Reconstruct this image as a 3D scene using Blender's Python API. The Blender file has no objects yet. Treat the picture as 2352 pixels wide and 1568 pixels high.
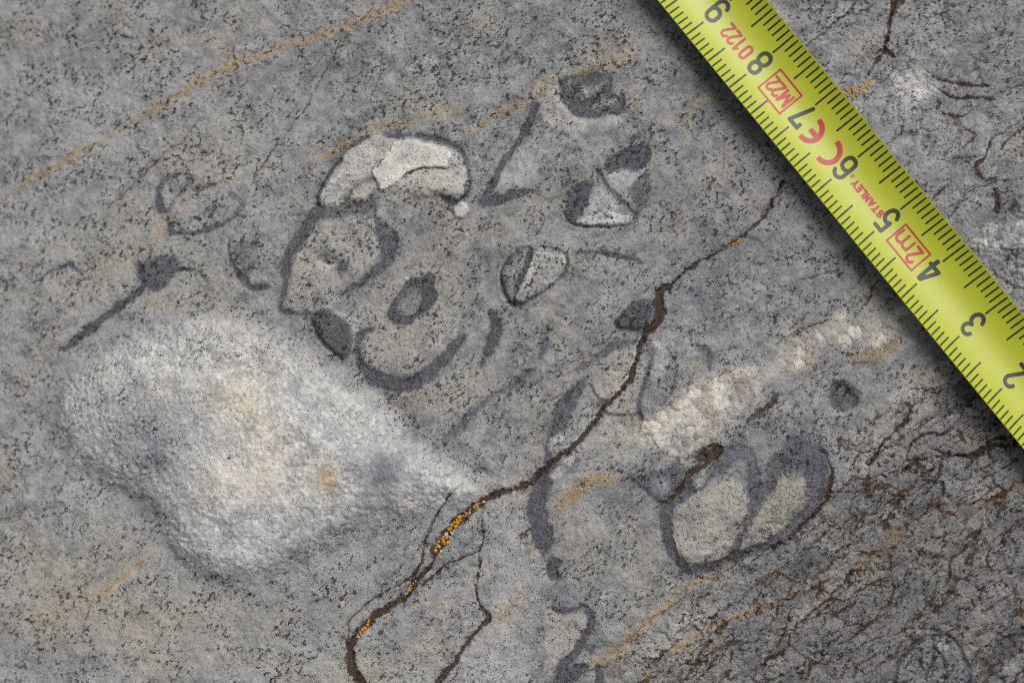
import bpy, math, random
import numpy as np

# ------------------------------------------------------------------ scene, camera, sky, sun, exposure
scene = bpy.context.scene
COL = scene.collection
PX = 1.0 / 15377.0            # metres on the rock per unit of the layout drawing (2352 x 1568 units)
LENS = 60.0
DIST = 2352 * PX * LENS / 36.0

cam_data = bpy.data.cameras.new("camera")
cam = bpy.data.objects.new("camera", cam_data)
COL.objects.link(cam)
cam.location = (0.0, 0.0, DIST)
cam_data.lens = LENS
cam_data.sensor_width = 36.0
cam_data.clip_start = 0.01
cam_data.clip_end = 100.0
cam_data.dof.use_dof = True
cam_data.dof.focus_distance = DIST
cam_data.dof.aperture_fstop = 6.3
scene.camera = cam

SUN_AZ, SUN_EL = math.radians(52.0), math.radians(50.0)     # azimuth measured from +X towards +Y
world = bpy.data.worlds.new("World")
scene.world = world
world.use_nodes = True
wt = world.node_tree
for n in list(wt.nodes):
    wt.nodes.remove(n)
sky = wt.nodes.new("ShaderNodeTexSky")
sky.sky_type = 'NISHITA'
sky.sun_disc = False
sky.sun_elevation = SUN_EL
sky.sun_rotation = math.radians(90.0) - SUN_AZ
sky.air_density = 1.0
sky.dust_density = 6.0
sky.ozone_density = 1.0
hs = wt.nodes.new("ShaderNodeHueSaturation")
hs.inputs['Saturation'].default_value = 0.22               # overcast: nearly white sky
bg = wt.nodes.new("ShaderNodeBackground")
bg.inputs['Strength'].default_value = 0.05
wo = wt.nodes.new("ShaderNodeOutputWorld")
wt.links.new(sky.outputs[0], hs.inputs['Color'])
wt.links.new(hs.outputs[0], bg.inputs['Color'])
wt.links.new(bg.outputs[0], wo.inputs['Surface'])

sun_data = bpy.data.lights.new("sun", 'SUN')
sun_data.energy = 1.5
sun_data.angle = math.radians(40.0)
sun_data.color = (1.0, 0.975, 0.94)
sun = bpy.data.objects.new("sun", sun_data)
COL.objects.link(sun)
from mathutils import Vector
sdir = Vector((math.cos(SUN_EL) * math.cos(SUN_AZ), math.cos(SUN_EL) * math.sin(SUN_AZ), math.sin(SUN_EL)))
sun.rotation_euler = sdir.to_track_quat('Z', 'Y').to_euler()
sun.location = sdir * 2.0

scene.view_settings.view_transform = 'Standard'
scene.view_settings.look = 'None'
scene.view_settings.exposure = 0.42
scene.view_settings.gamma = 1.0
scene.render.engine = 'CYCLES'
scene.cycles.use_denoising = False          # keep the fine speckle of the stone
scene.cycles.filter_width = 1.15
scene.render.resolution_x = 1024
scene.render.resolution_y = 682

random.seed(7)
rng = np.random.default_rng(7)

# ------------------------------------------------------------------ noise
_perm = np.random.default_rng(3).permutation(256).astype(np.int32)
_perm = np.concatenate([_perm, _perm])
_ang = np.linspace(0, 2 * np.pi, 256, endpoint=False)
_gx, _gy = np.cos(_ang).astype(np.float32), np.sin(_ang).astype(np.float32)

def perlin(x, y, seed=0):
    ca_, sa_ = math.cos(.6 + 1.1 * seed), math.sin(.6 + 1.1 * seed)       # turn every layer differently: no lattice shows
    x, y = x * ca_ - y * sa_ + seed * 17.31, x * sa_ + y * ca_ + seed * 9.17
    xf0, yf0 = np.floor(x), np.floor(y)
    xi, yi = xf0.astype(np.int32) & 255, yf0.astype(np.int32) & 255
    xf, yf = (x - xf0).astype(np.float32), (y - yf0).astype(np.float32)
    u = xf * xf * xf * (xf * (xf * 6 - 15) + 10)
    v = yf * yf * yf * (yf * (yf * 6 - 15) + 10)
    a, b = _perm[xi], _perm[xi + 1]
    h00, h01 = _perm[a + yi], _perm[a + yi + 1]
    h10, h11 = _perm[b + yi], _perm[b + yi + 1]
    n00 = _gx[h00] * xf + _gy[h00] * yf
    n10 = _gx[h10] * (xf - 1) + _gy[h10] * yf
    n01 = _gx[h01] * xf + _gy[h01] * (yf - 1)
    n11 = _gx[h11] * (xf - 1) + _gy[h11] * (yf - 1)
    l0 = n00 + u * (n10 - n00)
    l1 = n01 + u * (n11 - n01)
    return (l0 + v * (l1 - l0)) * 1.4

def fbm(x, y, octaves=4, seed=0, gain=0.5):
    s = np.zeros_like(x, dtype=np.float32)
    a = 1.0
    t = 0.0
    for o in range(octaves):
        s += a * perlin(x * 2.0 ** o, y * 2.0 ** o, seed + o * 3)
        t += a
        a *= gain
    return s / t

def sstep(a, b, x):
    t = np.clip((x - a) / (b - a), 0, 1)
    return t * t * (3 - 2 * t)

# ------------------------------------------------------------------ the grid of the rock surface
STEP = 2.25
def axis(lo, hi, step, far):
    core = np.arange(lo, hi + step, step)
    out, s, d = [], step, 0.0
    while d < far:
        s *= 1.13
        d += s
        out.append(d)
    out = np.array(out)
    return np.concatenate([(core[0] - out)[::-1], core, core[-1] + out]).astype(np.float32)

ax_u = axis(-24, 2376, STEP, 4200)
ax_v = axis(-24, 1592, STEP, 4200)
NU, NV = len(ax_u), len(ax_v)
U, V = np.meshgrid(ax_u, ax_v)              # shape (NV, NU)

# a gentle warp of the drawing so traced outlines get a natural edge
WU = (4.0 * perlin(U / 34, V / 34, 1) + 3.2 * perlin(U / 13, V / 13, 2) + 2.4 * perlin(U / 6, V / 6, 12)).astype(np.float32)
WV = (4.0 * perlin(U / 34, V / 34, 4) + 3.2 * perlin(U / 13, V / 13, 5) + 2.4 * perlin(U / 6, V / 6, 13)).astype(np.float32)
PU, PV = U + WU, V + WV
WN = (fbm(U / 22, V / 22, 3, 15, .6) * 2.0).astype(np.float32)      # swelling and pinching of strokes

CH = {k: np.zeros((NV, NU), np.float32) for k in ('dark', 'white', 'orange', 'brown', 'warm', 'blue', 'speck', 'clump')}
H = np.zeros((NV, NU), np.float32)          # relief in millimetres
LAB = np.zeros((NV, NU), np.int32)

def cr(ci, ri, pts):
    """points read in one of the 4 x 3 detail drawings -> layout units"""
    ox = (0.0, 574.2, 1148.4, 1720.4)[ci]
    oy = (0.0, 516.8, 1016.9)[ri]
    return [(ox + x / 2.845, oy + y / 2.845) for x, y in pts]

def catmull(pts, closed=False, sub=4, extra=None):
    P = np.array(pts, float)
    n = len(P)
    if n < 3:
        return P if extra is None else (P, np.array(extra, float))
    if extra is not None:
        P = np.column_stack([P, np.array(extra, float)])
    out = []
    rngi = range(n) if closed else range(n - 1)
    for i in rngi:
        if closed:
            p0, p1, p2, p3 = P[(i - 1) % n], P[i], P[(i + 1) % n], P[(i + 2) % n]
        else:
            p0, p1, p2, p3 = P[max(i - 1, 0)], P[i], P[i + 1], P[min(i + 2, n - 1)]
        for k in range(sub):
            t = k / sub
            out.append(0.5 * ((2 * p1) + (p2 - p0) * t + (2 * p0 - 5 * p1 + 4 * p2 - p3) * t * t + (3 * p1 - p0 - 3 * p2 + p3) * t ** 3))
    if not closed:
        out.append(P[-1])
    out = np.array(out)
    if extra is not None:
        return out[:, :2], out[:, 2]
    return out

def window(x0, x1, y0, y1):
    i0, i1 = np.searchsorted(ax_u, x0), np.searchsorted(ax_u, x1)
    j0, j1 = np.searchsorted(ax_v, y0), np.searchsorted(ax_v, y1)
    return slice(j0, j1), slice(i0, i1)

def sd_stroke(pts, w, margin=26, warp=1.0):
    """signed distance (negative inside) to a stroke of changing width; None outside its window"""
    if np.isscalar(w):
        w = [w] * len(pts)
    if len(w) != len(pts):
        w = np.interp(np.linspace(0, 1, len(pts)), np.linspace(0, 1, len(w)), w)
    if len(pts) >= 3:
        P, W = catmull(pts, False, 4, w)
    else:
        P, W = np.array(pts, float), np.array(w, float)
    m = margin + W.max() / 2
    win = window(P[:, 0].min() - m, P[:, 0].max() + m, P[:, 1].min() - m, P[:, 1].max() + m)
    shp = U[win].shape
    sd = np.full(shp, 1e3, np.float32)
    j0, i0 = win[0].start, win[1].start
    X = U + WU * warp
    Y = V + WV * warp
    for k in range(len(P) - 1):
        a, b = P[k], P[k + 1]
        mm = margin + 8 + max(W[k], W[k + 1]) / 2
        ws = window(min(a[0], b[0]) - mm, max(a[0], b[0]) + mm, min(a[1], b[1]) - mm, max(a[1], b[1]) + mm)
        ws = (slice(max(ws[0].start, win[0].start), min(ws[0].stop, win[0].stop)), slice(max(ws[1].start, win[1].start), min(ws[1].stop, win[1].stop)))
        if ws[0].stop <= ws[0].start or ws[1].stop <= ws[1].start:
            continue
        x, y = X[ws], Y[ws]
        d = b - a
        L2 = max(float(d @ d), 1e-6)
        t = np.clip(((x - a[0]) * d[0] + (y - a[1]) * d[1]) / L2, 0, 1)
        dist = np.hypot(x - a[0] - t * d[0], y - a[1] - t * d[1]) - 0.5 * (W[k] + t * (W[k + 1] - W[k]))
        loc = (slice(ws[0].start - j0, ws[0].stop - j0), slice(ws[1].start - i0, ws[1].stop - i0))
        sd[loc] = np.minimum(sd[loc], dist)
    sd += WN[win] * min(4.5, .28 * float(np.mean(W)))
    return win, sd

def sd_poly(pts, margin=26, smooth=True, warp=1.0):
    P = catmull(pts, True, 3) if smooth else np.array(pts, float)
    m = margin
    win = window(P[:, 0].min() - m, P[:, 0].max() + m, P[:, 1].min() - m, P[:, 1].max() + m)
    x, y = (U + WU * warp)[win], (V + WV * warp)[win]
    sd = np.full(x.shape, 1e6, np.float32)
    ins = np.zeros(x.shape, bool)
    n = len(P)
    for k in range(n):
        a, b = P[k], P[(k + 1) % n]
        d = b - a
        L2 = max(float(d @ d), 1e-6)
        t = np.clip(((x - a[0]) * d[0] + (y - a[1]) * d[1]) / L2, 0, 1)
        sd = np.minimum(sd, (x - a[0] - t * d[0]) ** 2 + (y - a[1] - t * d[1]) ** 2)
        if abs(d[1]) > 1e-9:
            cond = ((a[1] > y) != (b[1] > y)) & (x < d[0] * (y - a[1]) / d[1] + a[0])
            ins ^= cond
    sd = np.sqrt(sd)
    sd[ins] *= -1
    return win, sd.astype(np.float32)

PARTS = {}       # label id -> (thing key, part name)
THINGS = {}      # thing key -> dict(name,label,category,group)
_next = [1]

def thing(key, name, label, cat, group=None):
    THINGS[key] = dict(name=name, label=label, cat=cat, group=group, parts={})
    return key

def lab_id(key, part):
    t = THINGS[key]['parts']
    if part not in t:
        t[part] = _next[0]
        PARTS[_next[0]] = (key, part)
        _next[0] += 1
    return t[part]

def apply(win, sd, ch=None, feather=7.0, dz=0.0, dzf=9.0, own=None, own_at=0.0, amt=1.0):
    m = sstep(feather * 0.5, -feather * 0.5, sd) * amt
    for k, v in (ch or {}).items():
        c = CH[k][win]
        CH[k][win] = c + (v - c) * m
    if dz:
        H[win] += dz * sstep(dzf * 0.5, -dzf * 0.5, sd)
    if own is not None:
        lid = lab_id(*own)
        L = LAB[win]
        L[sd < own_at] = lid
        LAB[win] = L

def stroke(pts, w, ch, feather=7.0, dz=0.0, dzf=9.0, own=None, warp=1.0, amt=1.0):
    win, sd = sd_stroke(pts, w, warp=warp)
    apply(win, sd, ch, feather, dz, dzf, own, amt=amt)

def poly(pts, ch, feather=7.0, dz=0.0, dzf=9.0, own=None, smooth=True, warp=1.0, amt=1.0):
    win, sd = sd_poly(pts, smooth=smooth, warp=warp)
    apply(win, sd, ch, feather, dz, dzf, own, amt=amt)

def gauss(a, sigma):
    r = int(max(2, round(sigma * 2.6)))
    k = np.exp(-.5 * (np.arange(-r, r + 1) / sigma) ** 2).astype(np.float32)
    k /= k.sum()
    out = np.zeros_like(a)
    p = np.pad(a, ((r, r), (0, 0)), mode='edge')
    for i, w in enumerate(k):
        out += w * p[i:i + a.shape[0]]
    p = np.pad(out, ((0, 0), (r, r)), mode='edge')
    out = np.zeros_like(a)
    for i, w in enumerate(k):
        out += w * p[:, i:i + a.shape[1]]
    return out

def blob(u, v, ru, rv, ang, ch, amt=1.0):
    R = max(ru, rv) * 2.2
    win = window(u - R, u + R, v - R, v + R)
    x, y = U[win] + 3 * WU[win] - u, V[win] + 3 * WV[win] - v
    c, s = math.cos(math.radians(ang)), math.sin(math.radians(ang))
    a, b = (x * c + y * s) / ru, (-x * s + y * c) / rv
    m = np.exp(-(a * a + b * b) * 1.6) * amt
    for k, val in ch.items():
        q = CH[k][win]
        CH[k][win] = q + (val - q) * m

# ------------------------------------------------------------------ the large form of the rock
tl = np.clip(((1300 - U) + 0.25 * (700 - V)) / 1300, 0, 1.6)
H += -7.0 * tl ** 1.6
tb = np.clip((V - 950) / 620, 0, 2.0) * np.clip(U / 2352, 0, 1.3)
H += -5.5 * tb ** 1.5
edge_out = np.clip(np.maximum(np.maximum(-U, U - 2352), np.maximum(-V, V - 1568)) / 2000, 0, 2)
H += -6.0 * edge_out ** 1.3
# weathered undulation, layered with a grain rising to the right
ca, sa = math.cos(math.radians(-33)), math.sin(math.radians(-33))
GU, GV = U * ca + V * sa, -U * sa + V * ca       # along / across the grain
H += 0.75 * fbm(U / 240, V / 220, 3, 20)
H += 0.09 * fbm(GU / 150, GV / 45, 4, 24)
H += 0.20 * fbm(U / 34, V / 30, 3, 28)
H += 0.075 * fbm(U / 10, V / 10, 2, 33)
H -= 0.10 * sstep(.30, .55, perlin(U / 11, V / 11, 36)) * sstep(-.2, .3, fbm(U / 90, V / 90, 2, 37))
H += 0.06 * np.abs(perlin(U / 17, V / 17, 38))
# rough, broken ground beyond the tape and in the lower right
beyond = sstep(-30, 60, (U - 1775) * 0.7716 - (V - 5) * 0.636)
lower = sstep(0, 260, (U - 1500) * 0.62 + (V - 1200) * 0.78) * sstep(1380, 1750, U + 0.25 * (V - 900))
rough = np.clip(np.maximum(beyond * 0.8, lower), 0, 1)
q = fbm(GU / 120, GV / 42, 4, 40) + 0.25 * fbm(U / 34, V / 34, 3, 44)
steps = np.round(q * 6) / 6
terr = q + (steps - q) * 0.75
H += rough * 0.5 * terr
crease = 1 - np.clip(np.abs(q * 6 - np.floor(q * 6) - 0.5) * 9, 0, 1)
H += -0.16 * rough * crease
def plates(ca_, cb_, seed, wa):
    """stretched cells along the grain: distance to the nearest joint, cell id, offsets from the cell centre"""
    gx = (GU + wa * fbm(U / 60, V / 60, 3, seed) + .25 * wa * fbm(U / 14, V / 14, 2, seed + 1)) / ca_
    gy = (GV + wa * .8 * fbm(U / 60, V / 60, 3, seed + 4) + .25 * wa * fbm(U / 14, V / 14, 2, seed + 5)) / cb_
    fx, fy = np.floor(gx), np.floor(gy)
    D1 = np.full(U.shape, 9., np.float32); D2 = D1.copy(); ID = np.zeros(U.shape, np.int32)
    OX = np.zeros(U.shape, np.float32); OY = OX.copy()
    for dx in (-1, 0, 1):
        for dy in (-1, 0, 1):
            cx, cy = fx + dx, fy + dy
            h = _perm[(_perm[cx.astype(np.int32) & 255] + cy.astype(np.int32) + seed * 7) & 255]
            h2 = _perm[(h + 77) & 255]
            px, py = gx - (cx + .1 + .8 * h / 255.), gy - (cy + .1 + .8 * h2 / 255.)
            d = np.hypot(px, py).astype(np.float32)
            m = d < D1
            D2 = np.where(m, D1, np.minimum(D2, d)); D1 = np.where(m, d, D1)
            ID = np.where(m, h, ID); OX = np.where(m, px, OX); OY = np.where(m, py, OY)
    return (D2 - D1) * min(ca_, cb_) * .7, ID, OX, OY
jd, jid, jx, jy = plates(120, 52, 210, 46)
jd2, jid2, _, _ = plates(46, 24, 230, 22)
var = _perm[(jid + 31) & 255] / 255. - .5
var2 = _perm[(jid + 91) & 255] / 255. - .5
H += rough * (.50 * var + .55 * var2 * jy + .35 * var * jx) * sstep(0, 7, jd)
CH['white'] += rough * .30 * sstep(.10, .40, var) * sstep(2, 14, jd)
CH['dark'] += rough * .30 * sstep(.22, .45, var2) * sstep(2, 14, jd)
CH['warm'] += .45 * lower * sstep(-.2, .4, fbm(GU / 80, GV / 50, 3, 250))
H += rough * .12 * (_perm[(jid2 + 11) & 255] / 255. - .5) * sstep(0, 4, jd2)
patchy = sstep(-0.15, 0.35, fbm(GU / 170, GV / 90, 3, 60))
bk = sstep(-.25, .25, fbm(U / 45, V / 45, 3, 62))
jw = 1.4 + 4.2 * patchy * bk
joint = sstep(jw + 1.5, jw * .3, jd) * (.55 + .45 * bk)
joint2 = sstep(2.6, .4, jd2) * sstep(.0, .5, fbm(U / 70, V / 60, 3, 240)) * .6
lowm = np.clip(lower + .55 * beyond, 0, 1)
H += -.20 * rough * joint - .08 * rough * joint2
CH['brown'] += np.clip(lowm * np.maximum(joint * .95, joint2 * .8), 0, 1)
CH['brown'] += .75 * lower * sstep(.16, .42, fbm(GU / 44, GV / 22, 4, 61, .6)) * (.35 + .65 * patchy)
CH['brown'] += .62 * lower * sstep(.10, .40, fbm(GU / 150, GV / 17, 4, 63, .6))
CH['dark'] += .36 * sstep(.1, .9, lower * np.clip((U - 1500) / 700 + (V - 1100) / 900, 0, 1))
CH['warm'] += 0.55 * sstep(0.0, 0.6, fbm(U / 170, V / 150, 3, 64)) + 0.25 * sstep(0.1, 0.6, fbm(GU / 90, GV / 25, 3, 67))
CH['blue'] += 0.5 * sstep(0.0, 0.6, fbm(U / 190, V / 150, 3, 70))
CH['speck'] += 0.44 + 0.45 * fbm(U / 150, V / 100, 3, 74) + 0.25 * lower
CH['clump'] += 0.72
CH['white'] += 0.10 * sstep(0.1, 0.6, fbm(GU / 60, GV / 28, 3, 78))

# ------------------------------------------------------------------ broad tones
for b in [
    (250, 150, 330, 170, -25, dict(clump=1.0, speck=0.5), 1.0), (60, 60, 160, 90, -20, dict(blue=0.7, speck=0.6), .7),
    (1080, 130, 230, 130, 0, dict(speck=0.9, clump=0.7), .9), (900, 330, 160, 80, -15, dict(speck=0.6), .6),
    (1430, 120, 150, 110, 0, dict(speck=0.75, clump=0.8), .7), (1700, 420, 170, 150, 30, dict(blue=0.8, speck=0.75), .7),
    (1650, 590, 160, 60, -15, dict(blue=1.0, dark=0.18, speck=.7), .7), (1610, 670, 90, 40, -10, dict(blue=1.0, dark=0.3), .8),
    (470, 330, 200, 120, -30, dict(clump=0.9, speck=0.5, warm=.35), .8), (300, 560, 260, 160, -30, dict(clump=1.0, warm=.5, speck=.5), .8),
    (540, 640, 120, 60, 0, dict(warm=.7, speck=.6), .7), (820, 570, 70, 80, 0, dict(warm=.7, speck=.55), .8),
    (1000, 640, 120, 150, 10, dict(warm=.75, speck=.4), .75), (1150, 520, 120, 80, 0, dict(warm=.55, speck=.45), .6),
    (1280, 900, 80, 60, -40, dict(warm=.5), .6), (1080, 880, 130, 40, -35, dict(warm=.8), .7),
    (150, 1400, 230, 160, 0, dict(warm=.75, clump=1.0, speck=.38, blue=.1), .9), (60, 1520, 110, 90, 0, dict(blue=.8, speck=.6), .8),
    (420, 1440, 220, 120, 0, dict(warm=.6, clump=1.0, speck=.35), .8), (720, 1420, 170, 110, -30, dict(warm=.35, clump=.95, speck=.6, blue=.5), .7),
    (1150, 1400, 90, 260, 12, dict(white=.38, blue=.35, speck=.35, clump=.2), .85), (1000, 1450, 110, 90, -30, dict(warm=.35, speck=.5), .6),
    (1300, 1250, 100, 130, 0, dict(warm=.65, speck=.35), .7), (1480, 1330, 140, 150, -40, dict(warm=.5, speck=.4), .6),
    (1430, 1000, 120, 60, -35, dict(warm=.8, speck=.3, white=.3), .7), (1210, 1020, 120, 60, -35, dict(warm=.4, speck=.35), .5),
    (2080, 300, 260, 200, 0, dict(blue=.5, speck=.45, clump=.5, white=.18), .7), (1960, 60, 160, 70, 0, dict(blue=.6, speck=.6), .6),
    (2250, 60, 160, 110, 0, dict(blue=.7, speck=.6), .6), (2120, 110, 60, 60, 0, dict(white=.4, blue=.6), .8),
    (2040, 1000, 130, 110, -35, dict(warm=.45, white=.12, speck=.45), .7), (1880, 760, 160, 80, -35, dict(blue=.4, speck=.7), .6),
    (1990, 1330, 340, 120, -38, dict(speck=.75, warm=.45, clump=.6), .8), (2250, 1130, 130, 90, -20, dict(blue=.5, speck=.5), .6),
    (2180, 1420, 160, 70, -30, dict(warm=.55, speck=.7), .6), (1580, 830, 130, 60, -30, dict(warm=.3, speck=.4), .5),
    (1740, 990, 90, 50, -30, dict(dark=.35, blue=.7, speck=.9), .8), (1480, 1110, 70, 50, 0, dict(dark=.45, blue=1.0), .8),
    (610, 1210, 60, 60, 0, dict(dark=.25, speck=.7), .4), (990, 560, 45, 90, 15, dict(blue=.7, dark=.15, speck=.7), .8),
    (1500, 480, 80, 100, 20, dict(warm=.45, speck=.5), .6), (1570, 900, 60, 60, 0, dict(warm=.7, speck=.3), .7),
    (690, 860, 60, 50, 0, dict(blue=.4), .4), (1340, 600, 120, 60, 0, dict(warm=.25, speck=.45), .6),
]:
    blob(*b)

# ------------------------------------------------------------------ veins and stains that belong to the rock itself
thing('rock', 'rock', '', '')
def vein(pts, w, amt=1.0, warm=0.8, dz=0.05, own=True, feather=7, n=[0]):
    n[0] += 1
    stroke(pts, w, dict(orange=amt, warm=warm), feather, dz, 8, ('rock', 'mineral_vein#%d' % n[0]) if own else None)

def crack(pts, w, amt=1.0, dz=-0.35, own=True, feather=4.0, warp=0.8, n=[0]):
    n[0] += 1
    win, sd = sd_stroke(pts, w, warp=warp)
    CH['brown'][win] = np.maximum(CH['brown'][win], .62 * sstep(15, 0, sd) * sstep(-.25, .4, fbm(U[win] / 16, V[win] / 16, 3, 143)))
    stroke(pts, w, dict(brown=amt, speck=0.9), feather, dz, 6, ('rock', 'crack#%d' % n[0]) if own else None, warp=warp)

def thin(ci, ri, pts, w=1.6, amt=0.75, dz=-0.10):
    k = .85 if ci == 3 else .9
    w = [max(2.3, x * k) for x in w] if hasattr(w, '__len__') else max(2.3, w * k)
    stroke(cr(ci, ri, pts), w, dict(brown=min(1, amt * 1.25)), 5.5, dz, 5, None, warp=1.1)
    win, sd = sd_stroke(cr(ci, ri, pts), w, warp=1.1)
    grow = sstep(16, 0, sd) * sstep(.0, .5, fbm(U[win] / 22, V[win] / 22, 3, 140)) * .62 * amt
    CH['brown'][win] = np.maximum(CH['brown'][win], grow)

def stain(ci, ri, pts, w, amt=0.6, warm=.8, feather=8):
    w = [x * 1.2 for x in w] if hasattr(w, '__len__') else w * 1.2
    stroke(cr(ci, ri, pts), w, dict(orange=min(1, amt * 1.15 + .06), warm=warm), feather + 3, 0.03, 8)

vein(cr(0, 0, [(-40, 1240), (0, 1215), (140, 1130), (260, 1070), (400, 990), (520, 930), (620, 880), (740, 815), (860, 755), (960, 690), (1080, 610), (1200, 550), (1300, 490), (1420, 430), (1560, 370), (1640, 340)])
     + cr(1, 0, [(0, 355), (100, 320), (250, 270), (400, 230), (560, 180), (700, 110), (850, 50), (950, 12), (1040, -20)]),
     [1.25 * x for x in (9, 8, 9, 11, 11, 10, 8, 5, 8, 12, 12, 13, 14, 13, 12, 12, 13, 14, 12, 13, 14, 15, 13, 12, 10)], 0.78, feather=11)
stain(1, 0, [(750, 140), (880, 90), (1000, 20)], 6, .5)
stain(0, 0, [(400, 470), (560, 420), (700, 220), (790, 140)], 6, .22)
stain(0, 0, [(980, 1567), (1000, 1490), (1020, 1440), (1060, 1405), (1115, 1370), (1125, 1335), (1180, 1300), (1250, 1225), (1330, 1195), (1400, 1195), (1470, 1165), (1520, 1155), (1575, 1185)], 3.5, .75, feather=4)
stain(0, 0, [(1400, 1315), (1480, 1300), (1550, 1280)], 4, .6, feather=4)
stain(0, 1, [(1010, 0), (985, 80), (960, 110), (870, 140), (800, 190), (730, 240), (660, 270), (600, 360)], 4, .7, feather=4)
stain(0, 1, [(580, 440), (450, 530), (350, 610), (300, 690), (200, 780), (150, 920), (60, 1020), (30, 1160), (-10, 1280)], 3.5, .65, feather=4)
stain(0, 1, [(500, 345), (400, 390), (280, 450), (200, 480)], 4, .5, feather=5)
stain(0, 1, [(300, 70), (230, 150), (150, 200), (0, 215)], 5, .4)
stain(0, 1, [(350, 600), (320, 660), (290, 790), (240, 860)], 6, .4)
stain(0, 1, [(880, 545), (1050, 530), (1250, 490)], 8, .22)
stain(1, 0, [(370, 1110), (440, 1040), (520, 1000), (640, 930), (760, 880), (840, 825), (950, 800), (1010, 820), (1080, 770), (1130, 740), (1250, 720), (1380, 730)], [3, 4, 8, 9, 6, 9, 9, 4, 5, 5, 4, 4], .75, feather=5)
stain(1, 0, [(420, 1040), (520, 970), (660, 900), (820, 820)], 4, .55, feather=4)
stain(1, 0, [(270, 1080), (330, 1000), (400, 950), (490, 930)], 4, .5, feather=5)
stain(1, 0, [(0, 1080), (100, 1040), (200, 1060)], 5, .3)
stain(1, 0, [(1200, 770), (1280, 740), (1400, 750), (1430, 790)], 5, .35)
stain(1, 0, [(1395, 885), (1500, 830), (1560, 780), (1620, 740), (1700, 710), (1797, 690)], [4, 7, 8, 9, 8, 9], .75, feather=5)
stain(1, 1, [(1260, 0), (1270, 80), (1245, 200), (1200, 260)], 3, .6, feather=3)
stain(1, 1, [(880, 1050), (970, 1090), (1080, 1100), (1160, 1060)], 5, .45)
stain(1, 1, [(890, 1160), (980, 1195), (1080, 1200), (1150, 1180)], 4, .5, feather=5)
stain(1, 1, [(1380, 1165), (1500, 1130), (1600, 1080), (1680, 1045)], 4, .55, feather=4)
stain(2, 0, [(-5, 722), (130, 690), (200, 620), (250, 570), (330, 525), (400, 490), (520, 480), (600, 440), (700, 425), (800, 400), (850, 360)], [6, 7, 11, 13, 11, 6, 5, 10, 11, 14, 15], .6, warm=.95)
poly(cr(2, 0, [(745, 360), (800, 325), (860, 350), (870, 400), (800, 430), (740, 410)]), dict(warm=1, orange=.3), 5, .35, 7)
poly(cr(2, 0, [(215, 570), (280, 530), (340, 540), (300, 600), (230, 650), (200, 620)]), dict(warm=1, orange=.35), 5, .3, 7)
stain(2, 0, [(75, 610), (110, 530), (170, 460), (240, 415), (290, 425)], 3, .45, feather=3)
stain(2, 0, [(130, 530), (190, 470), (260, 440)], 2.5, .4, feather=3)
stain(2, 0, [(1460, 635), (1400, 640), (1310, 670), (1230, 750), (1240, 830), (1200, 930), (1200, 1000), (1230, 1100), (1240, 1200), (1200, 1300), (1190, 1440), (1130, 1530)], [6, 8, 10, 9, 7, 6, 5, 4, 4, 4, 5, 7], .5, warm=.95, feather=5)
stain(2, 0, [(830, 610), (880, 640), (900, 690)], 9, .35)
stain(2, 0, [(1000, 850), (1060, 760), (1200, 740)], 5, .3)
stain(2, 1, [(500, 900), (580, 850), (640, 800)], 4, .35)
stain(2, 1, [(1050, 140), (1100, 90), (1170, 20)], 9, .35)
stain(2, 1, [(330, 1050), (420, 980), (520, 900), (620, 830)], 4, .55, feather=4)
stain(2, 1, [(420, 160), (490, 200), (560, 310)], 5, .4)
stain(2, 2, [(350, 445), (450, 360), (530, 290), (620, 230), (740, 240)], [10, 20, 24, 18, 14], .75)
stain(2, 2, [(560, 1460), (720, 1380), (850, 1280), (960, 1180), (1060, 1110), (1160, 1010), (1260, 940), (1400, 880)], [10, 14, 15, 13, 14, 10, 12, 12], .6)
stain(2, 2, [(600, 1450), (700, 1450), (800, 1410)], 12, .5)
vein(cr(2, 2, [(930, 1580), (1050, 1430), (1200, 1330), (1300, 1260), (1400, 1220), (1600, 1130), (1750, 1075)]) + cr(3, 2, [(60, 1095), (140, 1070), (220, 1030), (300, 990), (420, 920), (560, 860)]), [9, 12, 15, 12, 15, 14, 14, 15, 14, 12, 10, 8, 7], .65)
stain(3, 2, [(1270, 460), (1380, 455), (1500, 420), (1650, 350), (1797, 280)], [8, 10, 12, 22, 16], .5)
stain(0, 2, [(490, 1040), (520, 1035), (640, 1000), (700, 950), (760, 900), (860, 810), (980, 730)], [4, 6, 9, 9, 9, 9, 4], .7)
stain(0, 2, [(0, 1180), (100, 1185), (180, 1198), (280, 1180), (350, 1145), (430, 1115)], [4, 7, 9, 7, 6, 3], .6)
stain(0, 2, [(850, 1510), (1000, 1500), (1200, 1500), (1400, 1470), (1600, 1465), (1780, 1470)], 5, .45)
stain(1, 2, [(0, 1470), (120, 1460), (180, 1490), (170, 1540), (280, 1500)], 5, .4)
stain(1, 2, [(1060, 1060), (1200, 1060), (1310, 1080), (1400, 1010), (1430, 930)], 6, .4)
stain(1, 2, [(1140, 1325), (1200, 1300), (1270, 1300), (1310, 1340), (1335, 1420)], 6, .45)
stain(1, 2, [(1540, 1290), (1640, 1150), (1790, 1000)], 9, .35)
stain(2, 2, [(180, 740), (190, 660), (215, 600)], 9, .4)
stain(2, 2, [(0, 1140), (80, 1060), (170, 970)], 8, .4)
poly(cr(3, 1, [(640, 840), (760, 800), (900, 760), (990, 720), (960, 820), (880, 890), (760, 900), (650, 890)]), dict(orange=.55, warm=.9, brown=.25), 14, .1)
stain(3, 1, [(250, 930), (330, 920), (420, 930)], 12, .3)
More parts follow.
